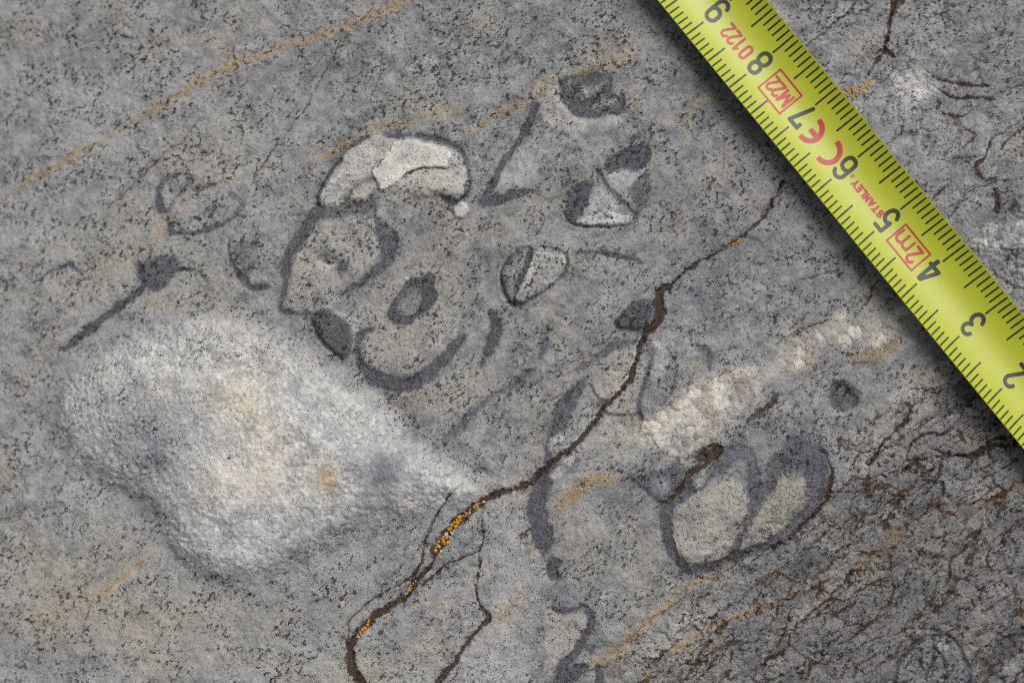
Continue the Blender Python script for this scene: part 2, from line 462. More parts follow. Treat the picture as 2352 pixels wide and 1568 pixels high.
poly(cr(3, 2, [(680, 820), (760, 740), (850, 660), (900, 590), (960, 570), (1050, 570), (1030, 640), (980, 690), (920, 740), (830, 790), (720, 830)]), dict(orange=.55, brown=.35, warm=.8), 8, -.1)
stain(3, 2, [(860, 830), (840, 890), (810, 930)], 10, .4)
stain(3, 2, [(1060, 810), (1130, 850), (1200, 865), (1330, 850)], 6, .45)

# hair-line breaks
thin(0, 0, [(1255, 760), (1200, 840), (1150, 900), (1050, 960), (980, 1050), (880, 1120), (800, 1200), (640, 1350)], 1.8)
thin(1, 0, [(580, 250), (545, 330), (500, 400), (450, 500), (400, 600), (340, 700), (270, 800), (200, 890), (100, 1000), (30, 1110), (0, 1160)], 1.8)
thin(0, 0, [(1797, 930), (1720, 1030), (1620, 1190), (1600, 1270), (1540, 1420), (1510, 1500)], 1.4, .5)
thin(1, 0, [(790, 1110), (860, 1040), (900, 990), (945, 920)], 2.0, .6)
thin(1, 0, [(830, 1170), (900, 1180), (960, 1190)], 1.5, .5)
thin(1, 1, [(1260, 1250), (1330, 1200), (1440, 1140), (1520, 1120)], 2.2, .7)
thin(1, 1, [(1530, 890), (1450, 1000), (1400, 1060), (1340, 1090)], 2.2, .6)
thin(1, 1, [(400, 560), (430, 500), (520, 430)], 1.6, .4)
thin(1, 2, [(1310, 330), (1370, 280), (1440, 250), (1520, 260)], 1.8, .5)
thin(1, 2, [(840, 985), (880, 900), (950, 840), (1010, 780)], 1.4, .6)
thin(2, 0, [(1690, 610), (1740, 540), (1790, 470)], 1.4, .3)
thin(2, 1, [(610, 790), (700, 750), (750, 660)], 3.0, .7)
thin(2, 1, [(130, 980), (160, 910), (200, 850)], 2.2, .5)
thin(2, 1, [(1230, 1100), (1250, 1040), (1400, 1000), (1500, 940)], 2.2, .7)
thin(2, 1, [(1425, 1070), (1450, 1110), (1465, 1180), (1480, 1240)], 2.4, .8)
thin(2, 1, [(1290, 1110), (1300, 1150), (1325, 1170)], 2, .7)
thin(2, 1, [(900, 1340), (980, 1390), (1030, 1450), (1080, 1500), (1170, 1540)], 2, .6)
thin(2, 1, [(1020, 1220), (1080, 1190), (1160, 1120)], 3, .7)
thin(2, 2, [(1020, 0), (1060, 50), (1150, 90), (1200, 160), (1215, 220)], 2.4, .8)
thin(2, 2, [(680, 640), (560, 740), (550, 820), (525, 900), (530, 1000), (525, 1050)], 2, .6)
thin(2, 2, [(1230, 1567), (1290, 1470), (1330, 1390), (1400, 1300)], 6, .6, -.2)
thin(2, 2, [(1330, 1550), (1380, 1500), (1460, 1450), (1480, 1330), (1540, 1230)], 2.4, .7)
thin(2, 2, [(1010, 420), (1060, 405)], 3, .8)
thin(0, 2, [(500, 20), (440, 90), (380, 190), (340, 310), (300, 380)], 3, .55)
thin(0, 2, [(575, 1040), (540, 1110), (515, 1170)], 2.4, .7)
thin(3, 0, [(710, 0), (660, 70), (580, 140), (500, 210), (400, 280), (370, 300)], 2.2, .9)
thin(3, 0, [(1110, 90), (1090, 180), (1040, 240), (1010, 310), (985, 350)], 2.2, .7)
thin(3, 0, [(1040, 450), (1000, 460), (950, 520), (940, 560), (985, 600)], 5, .8, -.2)
thin(3, 0, [(1140, 430), (1190, 490), (1250, 520), (1350, 540), (1480, 560), (1560, 570)], [3, 5, 6, 10, 12, 8], .75, -.2)
thin(3, 0, [(1260, 590), (1330, 640), (1450, 640), (1600, 640)], [4, 10, 8, 9], .7, -.2)
thin(3, 0, [(1690, 570), (1680, 600), (1710, 600), (1715, 570), (1690, 570)], 3, .7)
thin(3, 0, [(905, 655), (895, 720), (860, 780)], 3.4, .7)
thin(3, 0, [(980, 740), (1005, 800), (990, 880), (940, 930), (900, 948)], 2.6, .9)
thin(3, 0, [(1250, 670), (1220, 720), (1140, 715), (1060, 700)], 3.5, .7)
thin(3, 0, [(1250, 720), (1300, 745), (1360, 762), (1430, 740), (1440, 680)], [4, 7, 6, 4, 3], .8)
thin(3, 0, [(1400, 830), (1440, 860), (1490, 890), (1440, 930), (1400, 970)], 7, .65)
thin(3, 0, [(1797, 830), (1740, 880), (1700, 920), (1650, 970)], 4.5, .9)
thin(3, 0, [(1797, 770), (1700, 850), (1600, 900), (1570, 960), (1540, 1030), (1480, 1090), (1500, 1130), (1540, 1170), (1600, 1170)], [3, 3, 6, 6, 5, 14, 12, 8, 10], .75, -.2)
thin(3, 0, [(1797, 1160), (1700, 1175), (1600, 1190), (1500, 1220), (1420, 1270), (1395, 1320), (1340, 1380), (1310, 1430)], [3, 2.5, 4, 3, 3, 3, 4, 4], .9)
thin(3, 0, [(1200, 1300), (1250, 1250), (1280, 1220)], 6, .8)
thin(3, 0, [(1370, 970), (1370, 1040), (1360, 1070)], 2.5, .6)
thin(3, 0, [(1610, 1250), (1630, 1320), (1625, 1390)], [10, 16, 10], .85, -.25)
thin(3, 0, [(1750, 1340), (1700, 1370), (1760, 1300)], 5, .6)
thin(3, 1, [(1500, 10), (1530, 90), (1480, 140), (1500, 200)], 5, .6, -.2)
thin(3, 1, [(1640, 10), (1620, 100), (1650, 170), (1700, 170), (1690, 240), (1640, 300)], [6, 9, 10, 14, 10, 8], .7, -.3)
thin(3, 1, [(1560, 280), (1620, 330), (1700, 380), (1797, 420)], [8, 12, 10, 8], .6, -.2)
thin(3, 1, [(755, 290), (740, 350), (690, 410), (640, 440)], 4, .6)
thin(3, 1, [(850, 350), (800, 450), (760, 500), (720, 570), (690, 600)], [4, 6, 5, 4, 3], .7)
thin(3, 1, [(590, 290), (530, 310), (450, 330), (350, 350)], 7, .5)
thin(3, 1, [(400, 650), (460, 640), (520, 620), (580, 590)], 5, .6)
thin(3, 1, [(170, 780), (240, 740), (320, 710), (400, 660)], 3, .6)
thin(3, 1, [(405, 880), (420, 810), (440, 740)], 3, .6)
thin(3, 1, [(690, 800), (680, 720), (700, 660)], 5, .6)
thin(3, 1, [(870, 760), (860, 690), (880, 630)], 3, .6)
thin(3, 1, [(370, 1000), (480, 960), (620, 905), (780, 900)], 4, .45)
thin(3, 1, [(200, 1110), (100, 1200), (0, 1280)], [14, 20, 14], .55)
thin(3, 1, [(360, 1020), (260, 1120), (160, 1210), (40, 1250)], 8, .4)
thin(3, 1, [(1045, 1220), (1025, 1280), (930, 1360), (870, 1430), (820, 1520), (790, 1567)], [5, 11, 6, 9, 6, 5], .85, -.35)
thin(3, 1, [(1400, 1190), (1330, 1195), (1250, 1220), (1150, 1280), (1120, 1330)], [10, 12, 9, 6, 4], .35)
thin(3, 1, [(1330, 1320), (1280, 1360), (1200, 1360), (1110, 1380), (1070, 1430), (1010, 1560)], [4, 9, 8, 9, 6, 4], .8, -.3)
thin(3, 1, [(600, 1370), (590, 1470)], 7, .7)
thin(3, 1, [(1797, 1330), (1700, 1380), (1600, 1400), (1540, 1450), (1470, 1500), (1430, 1515), (1300, 1500), (1220, 1470)], [6, 7, 8, 10, 14, 7, 6, 4], .9, -.4)
thin(3, 1, [(650, 1270), (640, 1330), (620, 1380)], 3, .5)
thin(3, 1, [(510, 1250), (490, 1330), (450, 1400)], 4, .45)
thin(3, 1, [(730, 1470), (700, 1520), (680, 1567)], 6, .6)
thin(3, 2, [(1800, -10), (1600, 25), (1530, 50), (1470, 90), (1380, 90), (1280, 95), (1180, 100), (1080, 130), (1010, 185)], [6, 8, 12, 9, 6, 5, 4, 5, 3], .9, -.4)
thin(3, 2, [(1265, 110), (1245, 200), (1230, 240), (1200, 290), (1130, 350), (1060, 400)], [5, 9, 7, 5, 4, 4], .85, -.3)
thin(3, 2, [(870, 300), (940, 340), (1000, 350), (1020, 400)], [4, 6, 8, 5], .8, -.2)
thin(3, 2, [(880, 330), (870, 390), (830, 440), (800, 475)], 3, .8)
thin(3, 2, [(700, 330), (760, 310), (830, 290), (880, 310)], 4, .7)
thin(3, 2, [(530, 130), (545, 180), (530, 260), (520, 320), (490, 390), (430, 480), (330, 570), (240, 640), (130, 740)], [7, 8, 14, 14, 9, 7, 6, 5, 6], .8, -.35)
thin(3, 2, [(760, 470), (730, 510), (700, 560)], [12, 10, 5], .75)
thin(3, 2, [(580, 480), (540, 560), (490, 610), (400, 690)], [5, 7, 12, 6], .55)
thin(3, 2, [(1450, 660), (1440, 710), (1400, 750), (1345, 780), (1345, 860), (1330, 930), (1250, 1020), (1180, 1090)], [4, 6, 6, 9, 6, 4, 5, 6], .8, -.3)
thin(3, 2, [(1060, 830), (1050, 880), (1040, 930), (985, 980), (950, 1060), (900, 1100), (850, 1180)], [3, 4, 5, 4, 6, 4, 5], .75, -.25)
thin(3, 2, [(940, 880), (880, 905), (800, 950), (720, 1000), (640, 1050), (570, 1045), (500, 1060), (400, 1150), (310, 1225), (240, 1270), (200, 1350)], [3, 4, 5, 7, 4, 8, 8, 6, 4, 5, 6], .85, -.35)
thin(3, 2, [(880, 915), (930, 920), (970, 960), (980, 975)], 4, .8)
thin(3, 2, [(690, 850), (670, 890), (640, 930)], [14, 14, 5], .8, -.3)
thin(3, 2, [(1670, 740), (1650, 790), (1595, 855)], [4, 3, 4], .8)
thin(3, 2, [(830, 1190), (790, 1230), (720, 1290), (620, 1340)], [12, 7, 5, 7], .7)
thin(3, 2, [(950, 1110), (910, 1200), (880, 1290), (820, 1320)], [6, 5, 7, 5], .55)
thin(3, 2, [(240, 1270), (230, 1330), (200, 1380)], 4, .4)
thin(3, 2, [(160, 830), (110, 890), (80, 905)], 6, .5)
thin(3, 2, [(560, 770), (520, 830), (480, 860)], [9, 8, 6], .5)
thin(3, 2, [(1790, 1100), (1750, 1200), (1730, 1240)], 4, .6)
thin(3, 2, [(1640, 1530), (1670, 1490)], 12, .6)
thin(3, 2, [(30, 1520), (90, 1460), (150, 1400)], 3, .4)
thin(2, 2, [(1400, 860), (1540, 900), (1650, 940), (1797, 960)], 3, .25)

# ------------------------------------------------------------------ fossils
def fossil(key, label, name='shell_fossil', cat='fossil', group='fossils in the rock face'):
    thing(key, name, label, cat, group)

DK = dict(dark=.95, white=0, orange=0, warm=0, speck=.75)
def wall(key, ci, ri, pts, w, dark=.95, dz=-.10, feather=7, part='shell_wall', blue=.3):
    ww = [x / 2.845 for x in w] if hasattr(w, '__len__') else w / 2.845
    win, sd = sd_stroke(cr(ci, ri, pts), ww, warp=.55)
    apply(win, sd, dict(dark=dark, white=0, orange=0, warm=0, speck=.85, blue=blue, clump=.3), feather + 3, dz * 2.0, 12, (key, part))
    c = CH['dark'][win]
    CH['dark'][win] = np.maximum(c, sstep(24, 0, sd) * .36 * dark * sstep(-.35, .35, fbm(U[win] / 30, V[win] / 30, 2, 130)))
    if np.max(ww) > 9:
        apply(win, sd + 6.0, dict(dark=dark * .80), 8)
    e_ = np.exp(-((sd + 1.5) / 2.4) ** 2) * dark * sstep(-.5, .3, fbm(U[win] / 40, V[win] / 40, 2, 131))
    CH['dark'][win] = np.maximum(CH['dark'][win], e_ * 1.15)
    H[win] -= .05 * e_
def fill(key, ci, ri, pts, ch, dz=.08, feather=7, part='shell_filling', smooth=True, dzf=None):
    if dzf is None:
        dz, dzf = dz * 2.6, 26
    poly(cr(ci, ri, pts), ch, feather, dz, dzf, (key, part) if key else None, smooth, warp=.55)

# large white nodule -------------------------------------------------
thing('nodule', 'quartz_nodule', 'large pear-shaped milky white crystalline nodule bulging from the rock, orange stained in its middle', 'nodule')
NOD = [(100, 960), (130, 880), (215, 800), (340, 745), (500, 715), (640, 765), (740, 830), (850, 905), (960, 1000), (1040, 1060), (1115, 1120), (1090, 1160), (990, 1170), (930, 1190), (860, 1200), (790, 1250), (700, 1290), (600, 1325), (520, 1335), (440, 1315), (385, 1260), (355, 1195), (285, 1135), (190, 1095), (130, 1040)]
win, sd = sd_poly(NOD, margin=60)
m_soft = sstep(12, -46, sd + 14 * fbm(U[win] / 50, V[win] / 50, 3, 96))
ridge_in = sstep(10, -30, sd)
for k, v, a in (('white', .46, 1), ('speck', .15, .95), ('clump', .25, .8), ('warm', .12, .8), ('blue', .30, .7)):
    c = CH[k][win]
    CH[k][win] = c + (v - c) * m_soft * a
H[win] += 1.9 * sstep(30, -190, sd) + 1.25 * sstep(16, -62, sd + 10 * fbm(U[win] / 40, V[win] / 40, 3, 97))
gn = fbm(U[win] / 16, V[win] / 16, 3, 90)
H[win] += ridge_in * (0.24 * np.abs(gn) + 0.10 * np.abs(perlin(U[win] / 22, V[win] / 22, 98)) + 0.02 * perlin(U[win] / 7, V[win] / 7, 93))
NODULE = (win, m_soft)
L = LAB[win]
L[sd < -4] = lab_id('nodule', 'quartz_nodule')
LAB[win] = L
for b in [
    (330, 1010, 130, 110, 20, dict(blue=1.3, dark=.15, white=.36, speck=.55, clump=.9), .85), (230, 900, 120, 70, -30, dict(white=.45, speck=.7, clump=1.0), .8),
    (520, 800, 140, 40, 10, dict(clump=1, speck=.6, white=.5), .8), (380, 830, 100, 40, 0, dict(white=.8, speck=.5, clump=1), .6),
    (560, 930, 110, 80, 60, dict(warm=.75, white=.95, orange=.12, speck=.12), .85), (590, 1100, 150, 60, 0, dict(white=1.2, warm=.50, speck=.10), .95),
    (520, 890, 30, 20, 0, dict(orange=.35), .7), (750, 1095, 28, 40, 10, dict(orange=.9, warm=1.2), .95), (640, 1000, 60, 60, 0, dict(warm=.6, white=1.0), .7),
    (480, 1150, 40, 60, 0, dict(warm=.7), .5), (620, 1130, 26, 16, 0, dict(orange=.3), .7), (720, 970, 130, 60, 30, dict(white=.68, warm=.05), .6),
    (885, 1075, 62, 42, 15, dict(blue=1.3, dark=.45, white=.14), .95), (870, 1110, 30, 26, 0, dict(dark=.5, blue=1, white=.0), .8), (1000, 1130, 70, 40, 0, dict(white=.75, blue=.5), .7),
    (540, 1240, 150, 60, 0, dict(white=.8, blue=.35, warm=.0), .7), (700, 1210, 100, 50, -20, dict(white=.7, blue=.4), .6), (420, 1130, 60, 60, 0, dict(white=.6, blue=.5), .6),
    (540, 1137, 9, 5, -20, dict(dark=1.0, white=0), .9), (350, 1060, 50, 30, 0, dict(dark=.45, blue=1.3, white=.3), .8),
    (315, 1165, 80, 26, 35, dict(dark=.35, blue=.9, white=0, speck=.8), .9), (470, 1330, 120, 30, 12, dict(dark=.28, blue=.8, white=0, speck=.7), .8),
    (780, 1215, 120, 40, -30, dict(dark=.30, white=0, speck=.7, blue=.3), .8), (700, 1270, 120, 35, -22, dict(dark=.2, white=0.1, speck=.6, blue=.3), .7),  # dark band under the nodule's lower right edge: its shade, painted into the colour
    (330, 1230, 50, 60, 0, dict(dark=.2, blue=.7), .7), (110, 980, 16, 60, 0, dict(dark=.45, blue=.9), .8), (860, 870, 110, 26, 40, dict(speck=.9, dark=.15, white=0), .8), (960, 970, 110, 26, 42, dict(speck=.85, dark=.15, white=0), .8),
]:
    blob(*b)

# small angular shell, upper left
fossil('angular', 'small angular shell section with thin dark outline, at the upper left beside an oval one')
A = [(1130, 1118), (1060, 1145), (1010, 1180), (990, 1230), (995, 1300), (1010, 1360), (1060, 1360), (1100, 1290), (1150, 1240), (1200, 1185), (1215, 1145), (1180, 1125)]
fill('angular', 0, 0, A, dict(white=.2, dark=.22, speck=.6, warm=0, blue=.3), .05)
wall('angular', 0, 0, A + [A[0]], [16, 24, 34, 40, 50, 56, 30, 16, 18, 24, 26, 20, 16], .62, feather=11)
fossil('oval', 'oval leaf-shaped shell section with thin dark outline crossed by a yellow thread, upper left')
fill('oval', 0, 0, [(1240, 1235), (1300, 1215), (1400, 1200), (1500, 1260), (1550, 1310), (1535, 1370), (1480, 1425), (1400, 1465), (1300, 1500), (1200, 1515), (1100, 1505), (1062, 1450), (1120, 1370), (1180, 1300)], dict(white=.04, dark=.18, warm=.1, speck=.8, clump=.9), .04)
wall('oval', 0, 0, [(1240, 1228), (1300, 1206), (1390, 1190)], [18, 26, 8], .9)
wall('oval', 0, 0, [(1480, 1260), (1520, 1285), (1560, 1320), (1530, 1375), (1480, 1425), (1400, 1468), (1300, 1503), (1200, 1518), (1100, 1510), (1070, 1480), (1050, 1430)], [32, 28, 24, 22, 22, 30, 30, 16, 20, 44, 24], .65, feather=11)
wall('oval', 0, 0, [(1285, 1395), (1330, 1370), (1365, 1350)], 10, .6)
stain(0, 0, [(1060, 1405), (1115, 1370), (1125, 1335), (1180, 1300), (1250, 1225), (1330, 1193)], 3.0, .75, feather=4)

fossil('hook', 'small hook-shaped dark shell edge near the left border')
wall('hook', 0, 1, [(175, 410), (190, 365), (215, 320), (260, 295), (330, 262), (380, 240), (410, 265), (470, 312)], [8, 10, 10, 16, 20, 34, 30, 8], .85)
fossil('speckdash', 'tiny dark curved dash, leftmost of the shell fragments')
wall('speckdash', 0, 1, [(115, 285), (160, 248), (205, 240)], [8, 22, 14], .75)
fossil('hammer', 'hammer-shaped dark shell with a long straight stem above the white nodule')
fill('hammer', 0, 1, [(850, 235), (900, 215), (1000, 185), (1100, 190), (1160, 230), (1120, 280), (1060, 340), (1000, 410), (950, 425), (890, 385), (850, 310)], dict(dark=.62, speck=.95, blue=.4, warm=0), .06, 16, 'shell_wall')
wall('hammer', 0, 1, [(340, 815), (450, 742), (560, 650), (640, 592), (720, 530), (800, 476), (870, 420), (890, 370), (855, 240)], [30, 50, 52, 48, 46, 40, 34, 34, 20], .92)
wall('hammer', 0, 1, [(960, 425), (1030, 380), (1090, 305), (1160, 287), (1230, 290), (1290, 322), (1325, 365)], [30, 44, 34, 24, 16, 14, 8], .75)
fossil('claw', 'claw-shaped dark shell section left of the tall wing-shaped one')
fill('claw', 0, 1, [(1490, 110), (1600, 90), (1680, 130), (1640, 230), (1590, 320), (1540, 290), (1490, 200)], dict(dark=.35, speck=.95, clump=.9), .03, 18)
wall('claw', 0, 1, [(1475, 90), (1466, 150), (1480, 220), (1520, 290), (1560, 350), (1600, 390), (1650, 408), (1725, 405)], [10, 14, 20, 34, 46, 44, 38, 26], .88)
wall('claw', 0, 1, [(1575, 340), (1600, 285), (1645, 240)], [60, 30, 10], .65)

# wing shaped section
fossil('wing', 'tall wing-shaped shell section with thick purple-grey walls below the white domed shell')
fill('wing', 1, 1, [(360, 30), (480, -60), (700, -120), (830, -60), (830, 80), (820, 250), (760, 330), (600, 420), (430, 490), (330, 560), (220, 540), (225, 400), (240, 260)], dict(warm=.36, speck=.55, white=.07), .06, 18)
fill('wing', 1, 0, [(430, 1330), (520, 1360), (620, 1335), (720, 1345), (800, 1300), (850, 1260), (830, 1340), (780, 1390), (600, 1420), (420, 1430)], dict(dark=.6, speck=.95, blue=.4), -.05, 22, 'shell_wall')
wall('wing', 1, 1, [(430, -110), (385, -40), (340, 40), (280, 115), (235, 200), (215, 300), (210, 400), (195, 480), (180, 560), (240, 568), (330, 580), (400, 575)], [60, 70, 84, 76, 64, 54, 44, 40, 36, 28, 24, 12], .78, feather=16)
wall('wing', 1, 1, [(800, -130), (830, -20), (880, 60), (900, 115), (895, 175), (862, 250), (805, 305), (750, 350), (680, 400), (595, 440)], [20, 40, 124, 128, 100, 76, 62, 52, 36, 12], .82, feather=13)
blob(574 + 500 / 2.845, 517 + 190 / 2.845, 40, 22, 20, dict(dark=.85, speck=.95), .95)
blob(574 + 600 / 2.845, 517 + 270 / 2.845, 20, 28, 0, dict(dark=.85, speck=.95), .95)
blob(574 + 400 / 2.845, 517 + 140 / 2.845, 16, 14, 0, dict(brown=.5), .6)
blob(574 + 470 / 2.845, 517 + 280 / 2.845, 28, 17, 0, dict(white=.5, speck=.3, dark=0), .9)

# white domed shell
fossil('dome', 'white calcite-filled domed shell with a dark rim, the palest block at the top centre')
fill('dome', 1, 0, [(437, 1295), (480, 1190), (575, 1055), (605, 1005), (700, 945), (800, 885), (880, 880), (960, 905), (1050, 900), (1150, 925), (1250, 945), (1330, 970), (1385, 1020), (1405, 1080), (1425, 1150), (1420, 1230), (1380, 1285), (1300, 1290), (1230, 1260), (1130, 1270), (1000, 1240), (850, 1250), (800, 1290), (740, 1320), (620, 1310), (520, 1345)], dict(white=.42, speck=.5, warm=.25, blue=.1), .18, 7, 'calcite_filling')
fill('dome', 1, 0, [(437, 1295), (480, 1190), (575, 1055), (605, 1005), (700, 945), (800, 885), (880, 885), (945, 915), (890, 990), (830, 1050), (795, 1110), (700, 1130), (560, 1190), (500, 1260)], dict(white=.72, speck=.42, clump=.3), .14, 9, 'calcite_filling')
fill('dome', 1, 0, [(790, 1110), (830, 1050), (890, 990), (940, 920), (1060, 910), (1150, 930), (1250, 955), (1300, 975), (1312, 1030), (1270, 1096), (1200, 1090), (1120, 1100), (1050, 1112), (1000, 1150), (960, 1190), (850, 1245), (820, 1190)], dict(white=1.0, warm=.25, speck=.22, clump=.1), .38, 4, 'calcite_block', False, 4)
fill('dome', 1, 0, [(1000, 1150), (1110, 1125), (1250, 1120), (1340, 1140), (1400, 1180), (1390, 1240), (1330, 1285), (1250, 1255), (1100, 1200)], dict(white=.62, warm=.3, speck=.55), .06, 16, 'calcite_filling')
fill('dome', 1, 0, [(610, 1300), (660, 1230), (720, 1197), (790, 1185), (815, 1205), (810, 1260), (750, 1308), (680, 1310)], dict(white=.35, warm=.45, speck=.5), .15, 5, 'calcite_filling')
wall('dome', 1, 0, [(425, 1330), (440, 1255), (470, 1190), (520, 1110), (572, 1040), (605, 985), (680, 930), (770, 880)], [24, 20, 22, 22, 22, 22, 22, 12], .85, dz=-.2)
wall('dome', 1, 0, [(870, 868), (950, 893), (1010, 882), (1080, 882), (1180, 895), (1280, 925), (1345, 960), (1392, 1005), (1412, 1060), (1430, 1130), (1435, 1190), (1420, 1250), (1390, 1290), (1340, 1318), (1290, 1308), (1230, 1275)], [12, 16, 14, 20, 34, 34, 28, 18, 16, 16, 18, 22, 24, 36, 36, 12], .85, dz=-.15)
wall('dome', 1, 0, [(610, 1300), (650, 1232), (715, 1190), (790, 1170), (825, 1195), (818, 1250), (760, 1310), (690, 1345)], [26, 26, 26, 32, 26, 18, 26, 26], .36, dz=-.12, feather=14)
stroke(cr(1, 0, [(1000, 1150), (1050, 1116), (1120, 1104), (1200, 1098), (1280, 1100), (1310, 1060)]), [1.5, 4, 3, 2, 2.5, 2], dict(brown=.85), 2.5, -.25, 5)
blob(574 + 1080 / 2.845, 1105 / 2.845, 28, 5, 2, dict(brown=.55), .8)
stroke(cr(1, 0, [(830, 1290), (850, 1380), (880, 1490)]), 22, dict(white=.25, speck=.5, warm=.3), 12)

thing('pebble', 'round_grain', 'small round white crystal grain touching the lower right of the white domed shell', 'grain')
fill('pebble', 1, 0, [(1375 + 48 * math.cos(t * .628), 1370 + 52 * math.sin(t * .628)) for t in range(10)], dict(white=1.0, speck=.25, warm=.2, dark=0), .6, 4, 'round_grain', True, 10)

# V shape
fossil('vee', 'open V-shaped dark shell section between the white dome and the faceted shell')
wall('vee', 1, 0, [(1870, 690), (1845, 740), (1815, 815), (1790, 870), (1760, 925), (1690, 1010), (1640, 1095), (1590, 1185), (1545, 1270), (1528, 1325), (1590, 1310), (1680, 1282), (1800, 1250), (1868, 1246)], [26, 46, 54, 40, 40, 42, 44, 48, 50, 60, 64, 62, 50, 12], .88, dz=-.08, feather=8)
fill(None, 1, 0, [(1780, 950), (1880, 900), (1880, 1190), (1660, 1230), (1620, 1180)], dict(white=.18, speck=.4), .02, 24)

# mottled dark fossil at the top
fossil('mottled', 'mottled dark and white crystalline shell with a ragged outline, topmost fossil beside the tape')
fill('mottled', 2, 0, [(250, 690), (300, 600), (380, 560), (440, 700), (520, 765), (640, 775), (800, 745), (780, 800), (640, 860), (480, 890), (340, 840), (270, 780)], dict(white=.30, speck=.35, warm=.25), .12, 12, 'pale_rim')
fill('mottled', 2, 0, [(385, 560), (410, 510), (500, 480), (590, 450), (670, 480), (740, 500), (730, 600), (765, 625), (805, 620), (822, 700), (800, 742), (700, 752), (620, 772), (500, 760), (440, 700), (400, 650)], dict(dark=.72, speck=.95, warm=0, white=.05), -.12, 6, 'shell_body')
for b in [(2.0, 580, 590, 22, 12), (2, 660, 555, 14, 8), (2, 690, 670, 26, 12), (2, 540, 640, 10, 7), (2, 740, 640, 14, 9), (2, 460, 545, 12, 8), (2, 610, 690, 16, 8)]:
    blob(1148.4 + b[1] / 2.845, b[2] / 2.845, b[3], b[4], -15, dict(dark=.05, white=.5, speck=.4), .8)

# faceted shell
fossil('facet', 'faceted triangular shell with dark patches, a white lower edge and crossing grooves')
fill('facet', 2, 0, [(425, 1400), (435, 1300), (465, 1222), (520, 1182), (600, 1132), (680, 1052), (760, 992), (850, 942), (930, 932), (1000, 990), (985, 1080), (975, 1200), (940, 1330), (890, 1412), (850, 1468), (700, 1480), (560, 1480), (480, 1460)], dict(white=.15, dark=.18, speck=.7, warm=0, blue=.3), .12, 5, 'shell_body', dzf=6)
fill('facet', 2, 0, [(430, 1390), (440, 1290), (470, 1225), (530, 1185), (600, 1190), (590, 1270), (570, 1340), (540, 1390), (470, 1440)], dict(dark=.8, speck=.9), -.12, 8, 'dark_patch')
fill('facet', 2, 0, [(690, 1040), (770, 995), (850, 950), (930, 940), (990, 985), (970, 1060), (890, 1115), (800, 1100), (720, 1135), (680, 1100)], dict(dark=.92, speck=.8), -.14, 6, 'dark_patch')
fill('facet', 2, 0, [(970, 1100), (970, 1210), (935, 1330), (890, 1400), (870, 1310), (845, 1230), (900, 1160)], dict(dark=.62, speck=.85), -.05, 10, 'dark_patch')
fill('facet', 2, 0, [(600, 1270), (650, 1230), (700, 1280), (780, 1370), (690, 1365), (600, 1400), (540, 1400)], dict(white=.40, speck=.45, dark=0), .05, 8, 'white_facet')
fill('facet', 2, 0, [(500, 1450), (600, 1402), (690, 1368), (740, 1392), (870, 1420), (830, 1455), (700, 1470), (560, 1472)], dict(white=.85, speck=.45, dark=0), .22, 4, 'white_facet', False, 5)
fill('facet', 2, 0, [(710, 1150), (800, 1120), (890, 1130), (960, 1090), (900, 1160), (840, 1220), (760, 1260), (700, 1200)], dict(white=.33, speck=.4, dark=0), .05, 8, 'white_facet')
wall('facet', 2, 0, [(640, 1120), (680, 1200), (740, 1270), (810, 1330), (890, 1412)], [30, 24, 22, 18, 14], .6, dz=-.15)
wall('facet', 2, 0, [(422, 1395), (445, 1440), (490, 1470), (560, 1485), (700, 1485), (850, 1470), (890, 1412), (940, 1335), (976, 1200)], [14, 14, 12, 10, 10, 8, 12, 12, 6], .85, dz=-.2)
stain(2, 0, [(500, 1190), (600, 1130), (680, 1050), (760, 985), (850, 935), (940, 928), (1005, 995), (1000, 1060), (960, 1200), (930, 1350)], [5, 5, 4, 4, 4, 5, 5, 5, 4, 4], .45, feather=4)
wall('facet', 2, 0, [(860, 915), (890, 895), (910, 890)], [24, 24, 10], .85)

# heart shell
fossil('heart', 'heart-shaped shell with a pointed base and two ridges, right of centre below the faceted shell')
HRT = [(10, 330), (20, 270), (70, 210), (130, 150), (190, 150), (260, 140), (350, 150), (420, 180), (440, 240), (420, 310), (370, 370), (300, 420), (200, 490), (100, 530), (50, 490), (15, 420)]
fill('heart', 2, 1, HRT, dict(white=.30, speck=.55, warm=.15, dark=.05), .75, 5, 'shell_body', dzf=46)
fill('heart', 2, 1, [(14, 330), (30, 260), (75, 205), (130, 155), (190, 155), (185, 220), (150, 300), (110, 390), (85, 480), (45, 470), (18, 400)], dict(dark=.22, speck=.65, warm=.3, white=.08), 0, 8, 'shell_body')
wall('heart', 2, 1, [(200, 150), (130, 150), (72, 206), (22, 268), (8, 340), (18, 420), (50, 490), (100, 528), (200, 490), (300, 422), (370, 370), (420, 310), (440, 240), (422, 185), (350, 152), (270, 142)], [6, 8, 10, 10, 14, 16, 16, 24, 20, 14, 14, 12, 10, 6, 6, 5], .85, dz=-.3)
wall('heart', 2, 1, [(205, 165), (178, 250), (140, 330), (100, 430), (88, 505)], [28, 24, 24, 18, 10], .75, dz=-.35, part='groove')
fill('heart', 2, 1, [(215, 215), (240, 198), (248, 230), (240, 300), (180, 400), (110, 490), (105, 450), (160, 340)], dict(white=.55, dark=0, speck=.5), .40, 4, 'ridge', dzf=5)
stroke(cr(2, 1, [(252, 205), (242, 300), (184, 400)]), 3.0, dict(brown=.8), 3.0, -.35, 5)
stroke(cr(2, 1, [(112, 270), (94, 350), (86, 440)]), 2.2, dict(brown=.7), 2.5, -.2, 5)
blob(1148.4 + 312 / 2.845, 516.8 + 360 / 2.845, 14, 11, 0, dict(white=1.0, speck=.1), .9)
